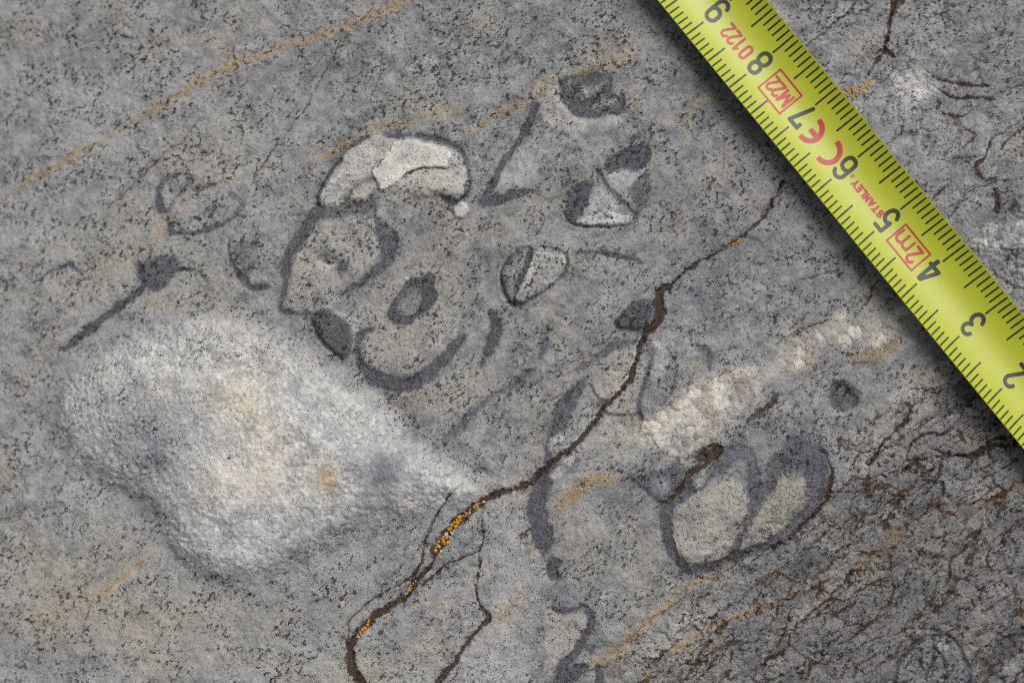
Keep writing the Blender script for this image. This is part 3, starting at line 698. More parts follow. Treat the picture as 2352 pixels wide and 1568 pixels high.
blob(1148.4 + 385 / 2.845, 516.8 + 170 / 2.845, 7, 6, 0, dict(orange=.6, warm=1), .8)
blob(1148.4 + 140 / 2.845, 516.8 + 180 / 2.845, 14, 10, -40, dict(orange=.35, brown=.35, warm=.6), .8)

fossil('arc', 'thin bluish dark arc of shell to the right of the heart-shaped shell')
wall('arc', 2, 1, [(495, 190), (570, 182), (650, 176), (720, 192), (800, 206), (870, 230), (930, 256)], [8, 18, 26, 30, 30, 28, 16], .72, blue=1.0)
fossil('faintarc', 'faint small bluish arc beside the crack near the tape')
wall('faintarc', 2, 1, [(1610, 95), (1660, 90), (1700, 115), (1715, 165)], [16, 18, 16, 8], .4, blue=1.0, feather=10)
fossil('lens', 'lens-shaped dark shell pressed against the main crack')
fill('lens', 2, 1, [(750, 620), (800, 560), (860, 510), (940, 475), (990, 492), (1005, 530), (992, 610), (950, 660), (900, 687), (830, 682), (755, 672)], dict(dark=.70, speck=.9, warm=0), .4, 6, 'shell_body', dzf=30)
wall('lens', 2, 1, [(755, 640), (770, 675), (830, 685), (900, 690), (950, 664)], 20, .95, dz=-.15)

# pebble like shells in the centre
fossil('ribbed', 'dark ribbed oval shell lying against the left end of the U-shaped shell')
fill('ribbed', 1, 1, [(395, 605), (420, 562), (480, 537), (560, 580), (640, 640), (668, 720), (662, 790), (640, 860), (590, 872), (510, 805), (440, 732), (402, 665)], dict(dark=.74, speck=.85, warm=0, white=.03), .5, 6, 'shell_body', dzf=36)
for k in range(9):
    t = k / 8
    x0, y0 = 405 + 150 * t, 620 + 210 * t
    stroke(cr(1, 1, [(x0, y0), (x0 + 45, y0 - 40)]), 1.6, dict(white=.3, dark=.45), 3, .10, 4)
wall('ribbed', 1, 1, [(395, 620), (405, 670), (440, 735), (510, 808), (592, 875)], [14, 18, 18, 18, 12], .95, dz=-.15)
fossil('crusty', 'dark crusty ragged shell with a grey middle, above the U-shaped shell')
fill('crusty', 1, 1, [(895, 560), (940, 490), (990, 420), (1050, 340), (1130, 335), (1180, 300), (1215, 340), (1205, 400), (1230, 440), (1205, 520), (1160, 560), (1090, 600), (1040, 655), (960, 640), (905, 600)], dict(dark=.88, speck=.8, warm=0, white=0), .18, 5, 'shell_wall', dzf=8)
fill('crusty', 1, 1, [(950, 550), (990, 470), (1050, 400), (1110, 400), (1130, 450), (1110, 520), (1070, 580), (1000, 590)], dict(dark=.35, white=.14, speck=.7), -.05, 9, 'shell_filling')
blob(574 + 1170 / 2.845, 517 + 410 / 2.845, 12, 5, 0, dict(dark=.1, warm=.9), .8)
blob(574 + 1110 / 2.845, 517 + 320 / 2.845, 22, 6, -20, dict(warm=1, orange=.25, dark=.1), .8)
blob(574 + 1020 / 2.845, 517 + 350 / 2.845, 8, 8, 0, dict(white=.9, dark=0), .8)

fossil('ushape', 'thick U-shaped purple-grey shell wall curving like a smile in the centre')
fill('ushape', 1, 1, [(720, 720), (800, 690), (900, 680), (1060, 680), (1200, 650), (1340, 700), (1320, 790), (1240, 870), (1150, 950), (1040, 985), (920, 970), (800, 930), (740, 860), (715, 780)], dict(warm=.42, speck=.5, white=.08), .05, 22)
wall('ushape', 1, 1, [(800, 680), (745, 692), (705, 740), (695, 830), (722, 915), (790, 985), (880, 1028), (970, 1045), (1060, 1035), (1140, 990), (1200, 940), (1260, 880), (1330, 800), (1385, 730)], [16, 34, 42, 48, 62, 84, 92, 92, 92, 86, 78, 74, 62, 40], .88, feather=8)
fossil('blade', 'dark blade-shaped shell with a thin tail, right of the U-shaped shell')
wall('blade', 1, 1, [(1575, 570), (1605, 610), (1610, 690), (1580, 770), (1545, 850), (1515, 910)], [40, 70, 84, 72, 44, 10], .9, dz=.06)
fill(None, 1, 1, [(1380, 560), (1440, 580), (1420, 640), (1390, 720), (1360, 760), (1370, 640)], dict(dark=.4), -.05, 10)
fossil('wedge', 'thin bluish-grey wedge of shell below the heart-shaped shell')
wall('wedge', 2, 1, [(312, 650), (300, 720), (290, 790), (255, 870)], [6, 22, 60, 20], .62, blue=1.0, feather=10)
fossil('band', 'broken bluish-grey shell band slanting down to the left in the middle of the rock')
wall('band', 1, 1, [(1850, 950), (1790, 985), (1700, 1050), (1600, 1110), (1500, 1190), (1420, 1262), (1350, 1345), (1270, 1395)], [40, 44, 40, 26, 36, 50, 60, 30], .55, blue=1.0, feather=12)
wall('band', 2, 1, [(110, 1070), (130, 1020), (170, 960)], [30, 40, 24], .6, blue=1.0, feather=10)

# big split shell
fossil('split', 'long curved shell section split lengthwise by the main crack')
fill('split', 2, 1, [(600, 930), (700, 850), (800, 810), (890, 830), (960, 900), (930, 1060), (900, 1180), (850, 1235), (700, 1235), (660, 1150), (600, 1080)], dict(white=.2, warm=.45, speck=.4), .10, 8)
wall('split', 2, 1, [(880, 775), (760, 790), (680, 835), (600, 885), (520, 940), (430, 985)], [30, 46, 48, 48, 36, 10], .55, blue=.9, feather=10)
wall('split', 2, 1, [(550, 1020), (475, 1110), (420, 1200), (385, 1290), (345, 1400), (320, 1500), (300, 1560)], [30, 90, 116, 110, 80, 50, 40], .75, feather=10)
wall('split', 2, 2, [(400, 160), (330, 190), (280, 250), (255, 340), (245, 430), (258, 540), (290, 640), (275, 745)], [60, 90, 110, 120, 124, 130, 130, 24], .85, feather=9)
wall('split', 2, 1, [(590, 1040), (610, 1100), (650, 1135), (700, 1140)], 16, .5)
wall('split', 2, 1, [(660, 1150), (690, 1230), (780, 1238), (900, 1242)], [30, 20, 16, 14], .6)
fill('split', 2, 1, [(330, 1390), (400, 1360), (430, 1430), (380, 1470), (320, 1480)], dict(white=.4, dark=.1), .12, 8, 'white_streak')
fill('split', 2, 2, [(330, 200), (420, 110), (480, 80), (490, 130), (400, 210), (340, 250)], dict(white=.42, dark=.1, speck=.4), .12, 8, 'white_streak')
fossil('curvedblade', 'curved pale blade-like shell with fine cross ribs, right of the main crack')
fill('curvedblade', 2, 1, [(980, 750), (1030, 765), (1085, 820), (1140, 890), (1150, 980), (1120, 1100), (1050, 1190), (960, 1260), (900, 1240), (915, 1130), (955, 980), (1000, 870)], dict(dark=.3, blue=.4, speck=.7, white=.12), .12, 6, 'shell_body')
fill('curvedblade', 2, 1, [(985, 755), (1030, 770), (1075, 830), (1095, 930), (1050, 1000), (980, 1010), (1000, 880)], dict(white=.42, dark=.05, speck=.45), .14, 10, 'pale_tip')
for k in range(12):
    t = k / 11
    x0, y0 = 985 - 85 * t, 930 + 260 * t
    stroke(cr(2, 1, [(x0, y0), (x0 + 70, y0 + 22)]), 1.8, dict(white=.45, dark=.12), 3, .10, 4)
wall('curvedblade', 2, 1, [(995, 860), (960, 960), (925, 1090), (900, 1200), (920, 1270)], [10, 18, 22, 26, 26], .7, blue=.8)
wall('curvedblade', 2, 1, [(1085, 800), (1140, 880), (1150, 980), (1125, 1090), (1060, 1180)], [8, 14, 18, 16, 10], .7, blue=.8)
fossil('bluewedge', 'small bluish wedge of shell between the curved blade and the white vein')
wall('bluewedge', 2, 1, [(1290, 800), (1345, 830), (1365, 890), (1370, 960)], [40, 50, 30, 12], .55, blue=1.0, feather=12)

# double-chambered shell, lower right
fossil('double', 'large two-lobed shell with thick dark walls and tan fillings, lower right')
fill('double', 2, 2, [(1150, 420), (1290, 310), (1450, 240), (1590, 300), (1625, 420), (1590, 560), (1520, 700), (1400, 775), (1250, 790), (1180, 740), (1125, 620), (1125, 500)], dict(warm=.40, white=.16, speck=.38, clump=.3), .12, 12)
fill('double', 3, 2, [(330, 190), (370, 270), (360, 360), (310, 460), (250, 540), (120, 640), (-20, 720), (-60, 640), (20, 480), (120, 330), (220, 240)], dict(warm=.55, white=.14, speck=.62, brown=.12, clump=.3), .12, 8)
wall('double', 2, 2, [(1350, 250), (1290, 270), (1200, 310), (1120, 385), (1085, 450), (1085, 530), (1095, 620), (1125, 710), (1180, 785), (1235, 835), (1300, 840), (1370, 822), (1450, 790), (1540, 752), (1650, 718), (1750, 672), (1797, 640)], [40, 90, 100, 90, 84, 76, 72, 68, 62, 52, 56, 56, 54, 56, 56, 60, 60], .85, feather=8)
fill('double', 3, 2, [(170, 260), (180, 130), (215, 20), (270, -55), (340, -50), (430, -22), (500, 20), (532, 100), (535, 180), (512, 260), (480, 340), (425, 430), (375, 370), (372, 270), (335, 190), (250, 190)], dict(dark=.62, blue=.7, speck=.8, warm=0, white=.04), -.02, 18, 'shell_wall')
wall('double', 3, 2, [(60, 700), (170, 655), (260, 592), (345, 520), (400, 440), (440, 370), (470, 300)], [46, 56, 70, 80, 86, 80, 60], .72, feather=10)
wall('double', 2, 2, [(1330, 240), (1400, 190), (1450, 130), (1500, 70), (1560, 50), (1615, 85), (1650, 160), (1655, 250), (1650, 340)], [60, 90, 110, 120, 110, 90, 80, 90, 70], .6, feather=14, blue=.8)
wall('double', 2, 2, [(1810, 120), (1770, 230), (1720, 330), (1665, 420), (1620, 530), (1570, 640), (1520, 730)], [90, 90, 80, 64, 46, 36, 34], .68, feather=14)
fill('double', 2, 2, [(1270, 240), (1320, 205), (1350, 230), (1330, 280), (1290, 300), (1260, 280)], dict(white=.35, dark=.2, speck=.4), .2, 6, 'crystal_tuft')
for k in range(7):
    x0, y0 = 395 - 4 * k, 220 + 26 * k
    stroke(cr(3, 2, [(x0, y0), (x0 + 75, y0 - 4 + 8 * k)]), 3.0, dict(white=.22, dark=.35), 5, .14, 6)
for k in range(5):
    stroke(cr(2, 2, [(1090 + 8 * k, 440 + 10 * k), (1110 + 8 * k, 470 + 8 * k)]), 2.2, dict(white=.35, dark=.4), 4, .12, 5)
fossil('cup', 'small dark cup-shaped shell touching the upper left of the two-lobed shell')
fill('cup', 2, 2, [(840, 225), (930, 290), (985, 340), (1050, 385), (1100, 385), (1170, 350), (1210, 250), (1165, 150), (1060, 165), (950, 205)], dict(dark=.55, blue=.9, speck=.8, warm=0, white=0), -.06, 14, 'shell_body')
fill('cup', 2, 2, [(980, 250), (1060, 230), (1110, 270), (1090, 340), (1030, 330)], dict(dark=.15, blue=.4, white=.1), .05, 16, 'shell_body')
wall('cup', 2, 2, [(850, 230), (930, 295), (985, 345), (1045, 385), (1090, 392)], [10, 16, 18, 20, 14], .85)

# fragments at the bottom
fossil('comma', 'comma-shaped dark shell fragment below the long curved wall, bottom centre')
fill('comma', 2, 2, [(308, 780), (340, 740), (400, 765), (412, 800), (380, 830), (408, 880), (380, 912), (320, 890), (300, 840)], dict(dark=.9, speck=.7, warm=0), -.1, 6, 'shell_wall')
fill(None, 2, 2, [(300, 920), (400, 915), (520, 940), (520, 1050), (440, 1085), (340, 1060), (300, 1020)], dict(blue=.9, dark=.12, speck=.6, warm=0), .05, 12)
fossil('tonguetop', 'tongue-shaped tan shell filling with a dark right wall at the bottom edge')
fill('tonguetop', 2, 2, [(290, 1110), (330, 1090), (400, 1120), (520, 1110), (570, 1150), (560, 1230), (510, 1330), (420, 1430), (330, 1480), (290, 1400), (285, 1250)], dict(warm=.42, white=.2, speck=.3), .06, 9)
wall('tonguetop', 2, 2, [(320, 1075), (380, 1105), (440, 1108), (540, 1085)], [12, 30, 34, 26], .85)
wall('tonguetop', 2, 2, [(520, 1055), (580, 1110), (602, 1180), (570, 1250), (530, 1330), (470, 1410), (410, 1470), (370, 1550)], [24, 46, 50, 52, 46, 56, 60, 30], .82)
wall('tonguetop', 2, 2, [(560, 1350), (600, 1360), (590, 1400)], [24, 50, 20], .75)
fossil('bottomtuft', 'dark fibrous shell fragment cut by the bottom edge of the picture')
wall('bottomtuft', 2, 2, [(560, 1480), (500, 1510), (440, 1560), (400, 1610)], [40, 80, 110, 120], .85)
fossil('spike', 'small dark spike of shell at the bottom edge')
wall('spike', 2, 2, [(645, 1475), (655, 1530), (660, 1620)], [10, 44, 64], .9)
fossil('corner', 'dome-shaped grey shell with a central groove in the bottom right corner')
fill('corner', 3, 2, [(1000, 1620), (1020, 1490), (1085, 1395), (1150, 1330), (1240, 1300), (1330, 1298), (1400, 1340), (1440, 1425), (1480, 1510), (1500, 1620)], dict(dark=.28, white=.16, blue=.6, speck=.8, warm=0), .25, 9, 'shell_body', dzf=14)
wall('corner', 3, 2, [(1000, 1620), (1015, 1490), (1080, 1392), (1150, 1325), (1240, 1292), (1330, 1290), (1402, 1335), (1445, 1420), (1485, 1510), (1505, 1620)], [26, 26, 24, 22, 18, 16, 16, 20, 22, 20], .7, dz=-.25)
wall('corner', 3, 2, [(1245, 1300), (1255, 1380), (1235, 1480), (1200, 1580)], [18, 26, 20, 20], .7, dz=-.25, part='groove')
wall('corner', 3, 2, [(1260, 1370), (1310, 1450), (1340, 1540)], [16, 14, 10], .7, dz=-.2, part='groove')
blob(1720.4 + 1310 / 2.845, 1016.9 + 1350 / 2.845, 18, 14, 30, dict(white=.6, dark=0, speck=.3), .9)
fossil('pit', 'dark broken shell pit with rusty specks, below the tape')
fill('pit', 3, 1, [(545, 1045), (600, 1030), (645, 1035), (690, 1090), (720, 1110), (710, 1180), (620, 1222), (550, 1190), (540, 1120)], dict(dark=.85, speck=.8), -.35, 7, 'shell_wall')
blob(1720.4 + 670 / 2.845, 516.8 + 1130 / 2.845, 14, 10, 0, dict(orange=.5, brown=.5, dark=.1), .8)
blob(1720.4 + 600 / 2.845, 516.8 + 1075 / 2.845, 8, 10, 0, dict(white=.4, dark=.2), .8)
blob(1720.4 + 620 / 2.845, 516.8 + 1190 / 2.845, 18, 5, 0, dict(white=.35, dark=.3), .7)
fossil('rightdash', 'dark elongated shell fragment among the broken ridges at the lower right')
fill('rightdash', 3, 2, [(985, 445), (1050, 425), (1150, 400), (1230, 362), (1215, 430), (1150, 480), (1060, 492)], dict(dark=.7, speck=.85, blue=.5), -.08, 9, 'shell_wall')
fossil('bluelens', 'small bluish-grey lens near the top left beside a hairline crack')
fill('bluelens', 1, 0, [(500, 415), (540, 398), (590, 410), (600, 430), (550, 448), (510, 440)], dict(dark=.55, blue=1, speck=.6), -.05, 5, 'shell_wall')

# ------------------------------------------------------------------ knobbly calcite vein and the pebbly corner: cells = crystals
def crystals(key, name, label, cat, outline, cell, tone, lump, seed, orient=-35):
    thing(key, name, label, cat)
    win, sd = sd_poly(outline, margin=30, warp=1.3)
    r = np.random.default_rng(seed)
    P = np.array(outline)
    x0, y0, x1, y1 = P[:, 0].min(), P[:, 1].min(), P[:, 0].max(), P[:, 1].max()
    seeds = []
    for _ in range(6000):
        c = (r.uniform(x0, x1), r.uniform(y0, y1))
        if all((c[0] - s[0]) ** 2 + (c[1] - s[1]) ** 2 > (cell * r.uniform(.55, 1.25)) ** 2 for s in seeds):
            seeds.append(c)
    x, y = PU[win], PV[win]
    d1 = np.full(x.shape, 1e9, np.float32)
    d2 = d1.copy()
    idx = np.zeros(x.shape, np.int32)
    for k, (sx, sy) in enumerate(seeds):
        a = math.radians(orient + r.uniform(-25, 25))
        st = r.uniform(.75, 1.0)
        ddx, ddy = x - sx, y - sy
        ux, uy = ddx * math.cos(a) + ddy * math.sin(a), (-ddx * math.sin(a) + ddy * math.cos(a)) / st
        d = np.hypot(ux, uy)
        m = d < d1
        d2 = np.where(m, d1, np.minimum(d2, d))
        idx = np.where(m, k, idx)
        d1 = np.where(m, d, d1)
    edge = d2 - d1
    tv = r.uniform(0, 1, len(seeds))
    tilt = r.uniform(-1, 1, (len(seeds), 2))
    hv = r.uniform(.3, 1.0, len(seeds)).astype(np.float32)
    body = sstep(16, -14, sd)
    dome = sstep(0, cell * .9, edge)
    sx = np.array([s[0] for s in seeds])[idx]
    sy = np.array([s[1] for s in seeds])[idx]
    H[win] += body * (lump * dome * hv[idx] + 0.004 * lump * (tilt[idx, 0] * (x - sx) + tilt[idx, 1] * (y - sy)) * 8)
    fade = sstep(18, -16, sd + 7 * fbm(U[win] / 24, V[win] / 24, 3, 150))
    t = tv[idx]
    for k, fn in tone.items():
        c = CH[k][win]
        CH[k][win] = c + (fn(t).astype(np.float32) - c) * fade
    br = CH['brown'][win]
    CH['brown'][win] = np.maximum(br * (1 - .6 * fade), sstep(3.5, 0.3, edge) * fade * .36 * (hv[idx] > .75))
    L = LAB[win]
    base = _next[0]
    used = {}
    ins = sd < 0
    for k in range(len(seeds)):
        sel = ins & (idx == k)
        if sel.sum() > 25:
            L[sel] = lab_id(key, 'crystal#%d' % k)
    LAB[win] = L

CAL = cr(2, 1, [(880, 1330), (930, 1285), (1010, 1230), (1100, 1180), (1200, 1120), (1235, 1060), (1320, 1020), (1420, 990), (1500, 950), (1590, 930), (1700, 950), (1790, 930)]) \
    + cr(3, 1, [(230, 790), (330, 730), (430, 690), (520, 640), (560, 590), (650, 580), (700, 630), (800, 620), (900, 560), (1000, 520), (1060, 570), (1050, 650), (950, 710), (880, 760), (800, 810), (700, 790), (600, 790), (500, 790), (420, 850), (350, 920), (250, 930), (150, 1020), (60, 1070)]) \
    + cr(2, 1, [(1600, 1200), (1500, 1290), (1400, 1380), (1290, 1440), (1200, 1500), (1120, 1500), (1040, 1460), (960, 1420), (860, 1400)])
crystals('calcite', 'calcite_vein', 'knobbly white crystalline calcite band running from the centre up to the tape', 'mineral vein', CAL, 24,
         dict(white=lambda t: .16 + .80 * t ** 2.0, speck=lambda t: .38 - .2 * t, warm=lambda t: .70 - .5 * t, dark=lambda t: 0 * t, blue=lambda t: .3 * (1 - t), clump=lambda t: .2 + 0 * t, orange=lambda t: .30 * (t < .25)), .17, 11)
for x_, y_, r_ in ((960, 1320, 22), (1010, 1380, 18), (1150, 1265, 24), (1440, 1030, 20), (1195, 1195, 18), (1060, 1240, 16), (1240, 1080, 14), (1290, 1120, 16), (1120, 1310, 18), (1670, 1040, 18), (1320, 1300, 14), (1250, 1440, 14)):
    blob(1148.4 + x_ / 2.845, 516.8 + y_ / 2.845, r_, r_ * .62, random.uniform(-60, 60), dict(white=1.25, warm=.25, speck=.1), .95)
blob(1148.4 + 1555 / 2.845, 516.8 + 960 / 2.845, 22, 12, -30, dict(warm=1.2, white=.9, orange=.3), .9)
PEB = [(2245, 545), (2285, 515), (2330, 500), (2420, 480), (2420, 640), (2400, 690), (2340, 650), (2300, 645), (2255, 610)]
crystals('gravelly', 'crystal_cluster', 'cluster of small rounded crystals in dark crust behind the tape at the right border', 'mineral cluster', PEB, 17,
         dict(white=lambda t: .12 + .75 * (t > .72) * t, speck=lambda t: .6 - .3 * t, warm=lambda t: .7 * (np.abs(t - .8) < .1), dark=lambda t: .12 * (t < .3), blue=lambda t: .5 * (t < .6), clump=lambda t: .4 + 0 * t), .32, 21)
SPA = cr(3, 0, [(960, 480), (1060, 460), (1140, 450), (1190, 500), (1230, 560), (1200, 640), (1100, 660), (1010, 640), (950, 570)])
crystals('sparry', 'crystal_cluster', 'patch of whitish crystals in the rock beyond the tape, right of the orange lichen', 'mineral cluster', SPA, 24,
         dict(white=lambda t: .35 + .4 * t, speck=lambda t: .45 - .2 * t, warm=lambda t: .3 * t, blue=lambda t: .4 * (1 - t)), .18, 31)

# ------------------------------------------------------------------ the open cracks cut through everything
main = cr(2, 0, [(1850, 1190), (1790, 1290), (1745, 1380), (1700, 1440), (1600, 1530)]) \
    + cr(2, 1, [(1600, 70), (1500, 130), (1400, 200), (1280, 252), (1200, 312), (1120, 390), (1055, 430), (1035, 500), (1045, 575), (1005, 650), (940, 720), (905, 800), (890, 880), (865, 970), (820, 1045), (760, 1110), (690, 1175), (640, 1250), (570, 1340), (500, 1430), (400, 1500)]) \
    + cr(2, 2, [(230, 225), (130, 295), (0, 325)]) \
    + cr(1, 2, [(1700, 310), (1580, 350), (1500, 400), (1400, 470), (1310, 560), (1250, 650), (1210, 720), (1190, 790), (1100, 890), (1020, 1005), (900, 1080), (800, 1150), (710, 1250), (650, 1330), (640, 1400), (670, 1490), (710, 1580), (740, 1660)])
mw = [5, 5, 6, 6, 6, 5, 5, 5, 6, 6, 11, 24, 30, 30, 22, 20, 16, 14, 12, 13, 14, 14, 13, 14, 15, 14, 14, 14, 15, 15, 16, 20, 22, 24, 22, 12, 11, 17, 19, 20, 20, 22, 26, 28, 27, 26]
mw = [.8 * x for x in mw]
crack(main, mw, .98, -.40, feather=7)
# pale raised lips along the crack
lip = [(u - 7, v - 4) for u, v in main[15:26]]
stroke(lip, 5, dict(white=.5, brown=.10, warm=.2), 4, .22, 6)
crack(cr(1, 2, [(1310, 330), (1250, 420), (1180, 540), (1130, 670), (1110, 790), (1085, 850), (1030, 900), (940, 950), (840, 1000), (740, 1070), (660, 1150), (630, 1250), (625, 1340)]), [3, 2.5, 2.5, 3, 3, 9, 5, 3, 2.6, 2.4, 2.2, 2, 2], .9, -.3)
crack(cr(1, 2, [(1508, 495), (1525, 600), (1505, 700), (1400, 750), (1270, 808), (1200, 870), (1150, 915)]), [2.5, 3.4, 3, 3, 4, 4, 5], .9, -.3)
crack(cr(1, 2, [(1495, 710), (1500, 790), (1482, 900), (1475, 960), (1495, 1050), (1545, 1135), (1545, 1175), (1480, 1240), (1400, 1340), (1340, 1440), (1280, 1500), (1220, 1580), (1170, 1650)]), [2.4, 3, 3, 3, 4, 14, 14, 8, 9, 9, 12, 13, 13], .9, -.4)
crack(cr(1, 2, [(1130, 650), (1180, 675)]), 4, .85, -.2, own=False)
crack(cr(3, 0, [(950, -60), (940, 0), (935, 80), (915, 180), (900, 260), (890, 320), (830, 400), (780, 490)]), [24, 16, 7, 6, 7, 7, 5, 4.5], .92, -.45)
crack(cr(3, 0, [(900, 310), (920, 345), (945, 372)]), [6, 9, 7], .9, -.3)
poly(cr(3, 0, [(935, -40), (1030, -40), (1000, 40), (945, 60)]), dict(brown=.75, warm=.6, orange=.2), 8, -.3)
crack(cr(2, 1, [(1215, 1075), (1235, 1045)]), 3, .6, -.2, own=False)
crack(cr(2, 2, [(1400, 50), (1340, 110), (1300, 160), (1240, 210), (1200, 260), (1160, 330), (1090, 390)]), [34, 30, 20, 13, 8, 7, 5], .85, -.35)
poly(cr(2, 2, [(1300, 40), (1360, 20), (1420, 20), (1400, 90), (1320, 130), (1280, 110)]), dict(brown=.72, orange=.2, warm=.6), 10, -.1)
blob(1148 + 160 / 2.845, 1017 + 600 / 2.845, 9, 26, 5, dict(brown=.95), .9)
blob(1148 + 265 / 2.845, 1017 + 840 / 2.845, 9, 16, 0, dict(brown=.6), .8)
blob(574 + 1560 / 2.845, 1017 + 1140 / 2.845, 16, 16, 0, dict(brown=.6), .8)

for k, sg, keep in (('warm', 4.5, .15), ('blue', 4.5, .1), ('speck', 3.0, .3), ('clump', 4.0, .1), ('white', 1.6, .72), ('dark', 2.2, .68), ('orange', 1.2, .6)):
    CH[k] = (keep * CH[k] + (1 - keep) * gauss(CH[k].astype(np.float32), sg)).astype(np.float32)
CH['dark'] *= np.clip(1.0 + 0.55 * fbm(U / 20, V / 20, 4, 160, .6), .45, 1.18)
CH['warm'] *= 1.12 * np.clip(0.80 + 0.8 * fbm(U / 38, V / 30, 3, 164), .1, 1.3)
CH['orange'] *= np.clip(0.85 + 0.9 * fbm(U / 18, V / 18, 3, 167), .15, 1.2)
CH['brown'] *= np.clip(1.08 + 0.6 * fbm(U / 14, V / 14, 3, 169), .2, 1.25)
win, mn = NODULE
gr_ = 1.2 * sstep(.05, .5, perlin(U[win] / 13, V[win] / 13, 171)) + .8 * sstep(.1, .5, perlin(U[win] / 7.5, V[win] / 7.5, 172)) - .35
CH['white'][win] *= 1 + mn * (.50 * gr_ + .75 * fbm(U[win] / 45, V[win] / 45, 3, 174))
CH['blue'][win] += mn * .5 * sstep(.1, .7, fbm(U[win] / 30, V[win] / 30, 3, 176))
H += .05 * np.clip(CH['orange'], 0, 1) * perlin(U / 6, V / 6, 178) + .10 * np.clip(CH['warm'] * CH['orange'], 0, 1) * perlin(U / 11, V / 11, 179)
MOTT = np.clip(.5 + .40 * fbm(U / 34, V / 28, 4, 180, .55) + .18 * fbm(GU / 110, GV / 48, 3, 184) + .18 * fbm(U / 170, V / 150, 2, 186) + .10 * perlin(U / 8, V / 8, 182) + .13 * sstep(1300, 300, U - .5 * (V - 700)), 0, 1)
GRAIN = np.clip(.5 + .75 * fbm(GU / 26, GV / 8.5, 3, 188, .6), 0, 1)
k1 = fbm(GU / 30, GV / 22, 4, 190, .62)
k2 = fbm(U / 10, V / 10, 3, 194, .6)
k3 = fbm(U / 17, V / 15, 3, 197, .7)
spot = np.maximum(sstep(.15, .30, fbm(GU / 15, GV / 11, 3, 197, .6)), .8 * sstep(.24, .36, fbm(U / 8.5, V / 8.5, 2, 205)))
CLUST = np.clip(spot * sstep(-.22, .12, fbm(U / 75, V / 60, 3, 207)) + .30 * sstep(.05, .35, k1) * sstep(-.10, .2, k2), 0, 1)
DENS = np.clip(.40 + .9 * fbm(U / 60, V / 45, 4, 199, .6), .04, 1)
# beyond the detailed ground the mesh grows coarser: let the fine maps settle to their mean there
out = np.maximum(np.maximum(-U, U - 2352), np.maximum(-V, V - 1568))
KEEP = (1 - sstep(20, 170, out)).astype(np.float32)
for arr, mean in ((MOTT, .5), (GRAIN, .5), (CLUST, .22), (DENS, .40), (CH['dark'], .03), (CH['white'], .03), (CH['orange'], 0), (CH['brown'], .04), (CH['warm'], .22), (CH['blue'], .2), (CH['speck'], .5), (CH['clump'], .6)):
    arr[...] = mean + (arr - mean) * KEEP
H[...] = gauss(H, 2.5) * (1 - KEEP) + H * KEEP
for k in CH:
    np.clip(CH[k], 0, 1, out=CH[k])

# ------------------------------------------------------------------ materials
class NT:
    def __init__(self, name):
        self.m = bpy.data.materials.new(name)
        self.m.use_nodes = True
        self.t = self.m.node_tree
        for n in list(self.t.nodes):
            self.t.nodes.remove(n)
        self.out = self.t.nodes.new('ShaderNodeOutputMaterial')
        self.b = self.t.nodes.new('ShaderNodeBsdfPrincipled')
        self.t.links.new(self.b.outputs[0], self.out.inputs['Surface'])
    def put(self, sock, v):
        if hasattr(v, 'is_output') or isinstance(v, bpy.types.NodeSocket):
            self.t.links.new(v, sock)
        else:
            sock.default_value = v
    def math(self, op, a, b=0.0, c=0.0, clamp=False):
        n = self.t.nodes.new('ShaderNodeMath')
        n.operation = op
        n.use_clamp = clamp
        self.put(n.inputs[0], a); self.put(n.inputs[1], b); self.put(n.inputs[2], c)
        return n.outputs[0]
    def smooth(self, x, lo, hi):
        n = self.t.nodes.new('ShaderNodeMapRange')
        n.interpolation_type = 'SMOOTHSTEP'
        self.put(n.inputs[0], x); self.put(n.inputs[1], lo); self.put(n.inputs[2], hi)
        n.inputs[3].default_value = 0.0; n.inputs[4].default_value = 1.0
        return n.outputs[0]
    def noise(self, vec, scale, detail=3.0, rough=0.55, dist=0.0):
        n = self.t.nodes.new('ShaderNodeTexNoise')
        n.noise_dimensions = '2D'
        self.t.links.new(vec, n.inputs['Vector'])
        n.inputs['Scale'].default_value = scale; n.inputs['Detail'].default_value = detail
        n.inputs['Roughness'].default_value = rough; n.inputs['Distortion'].default_value = dist
        return n.outputs[0]
    def mix(self, f, a, b, mode='MIX'):
        n = self.t.nodes.new('ShaderNodeMix')
        n.data_type = 'RGBA'; n.blend_type = mode
        self.put(n.inputs[0], f)
        for s, v in ((n.inputs[6], a), (n.inputs[7], b)):
            if isinstance(v, tuple):
                s.default_value = (*v, 1.0) if len(v) == 3 else v
            else:
                self.t.links.new(v, s)
        return n.outputs[2]

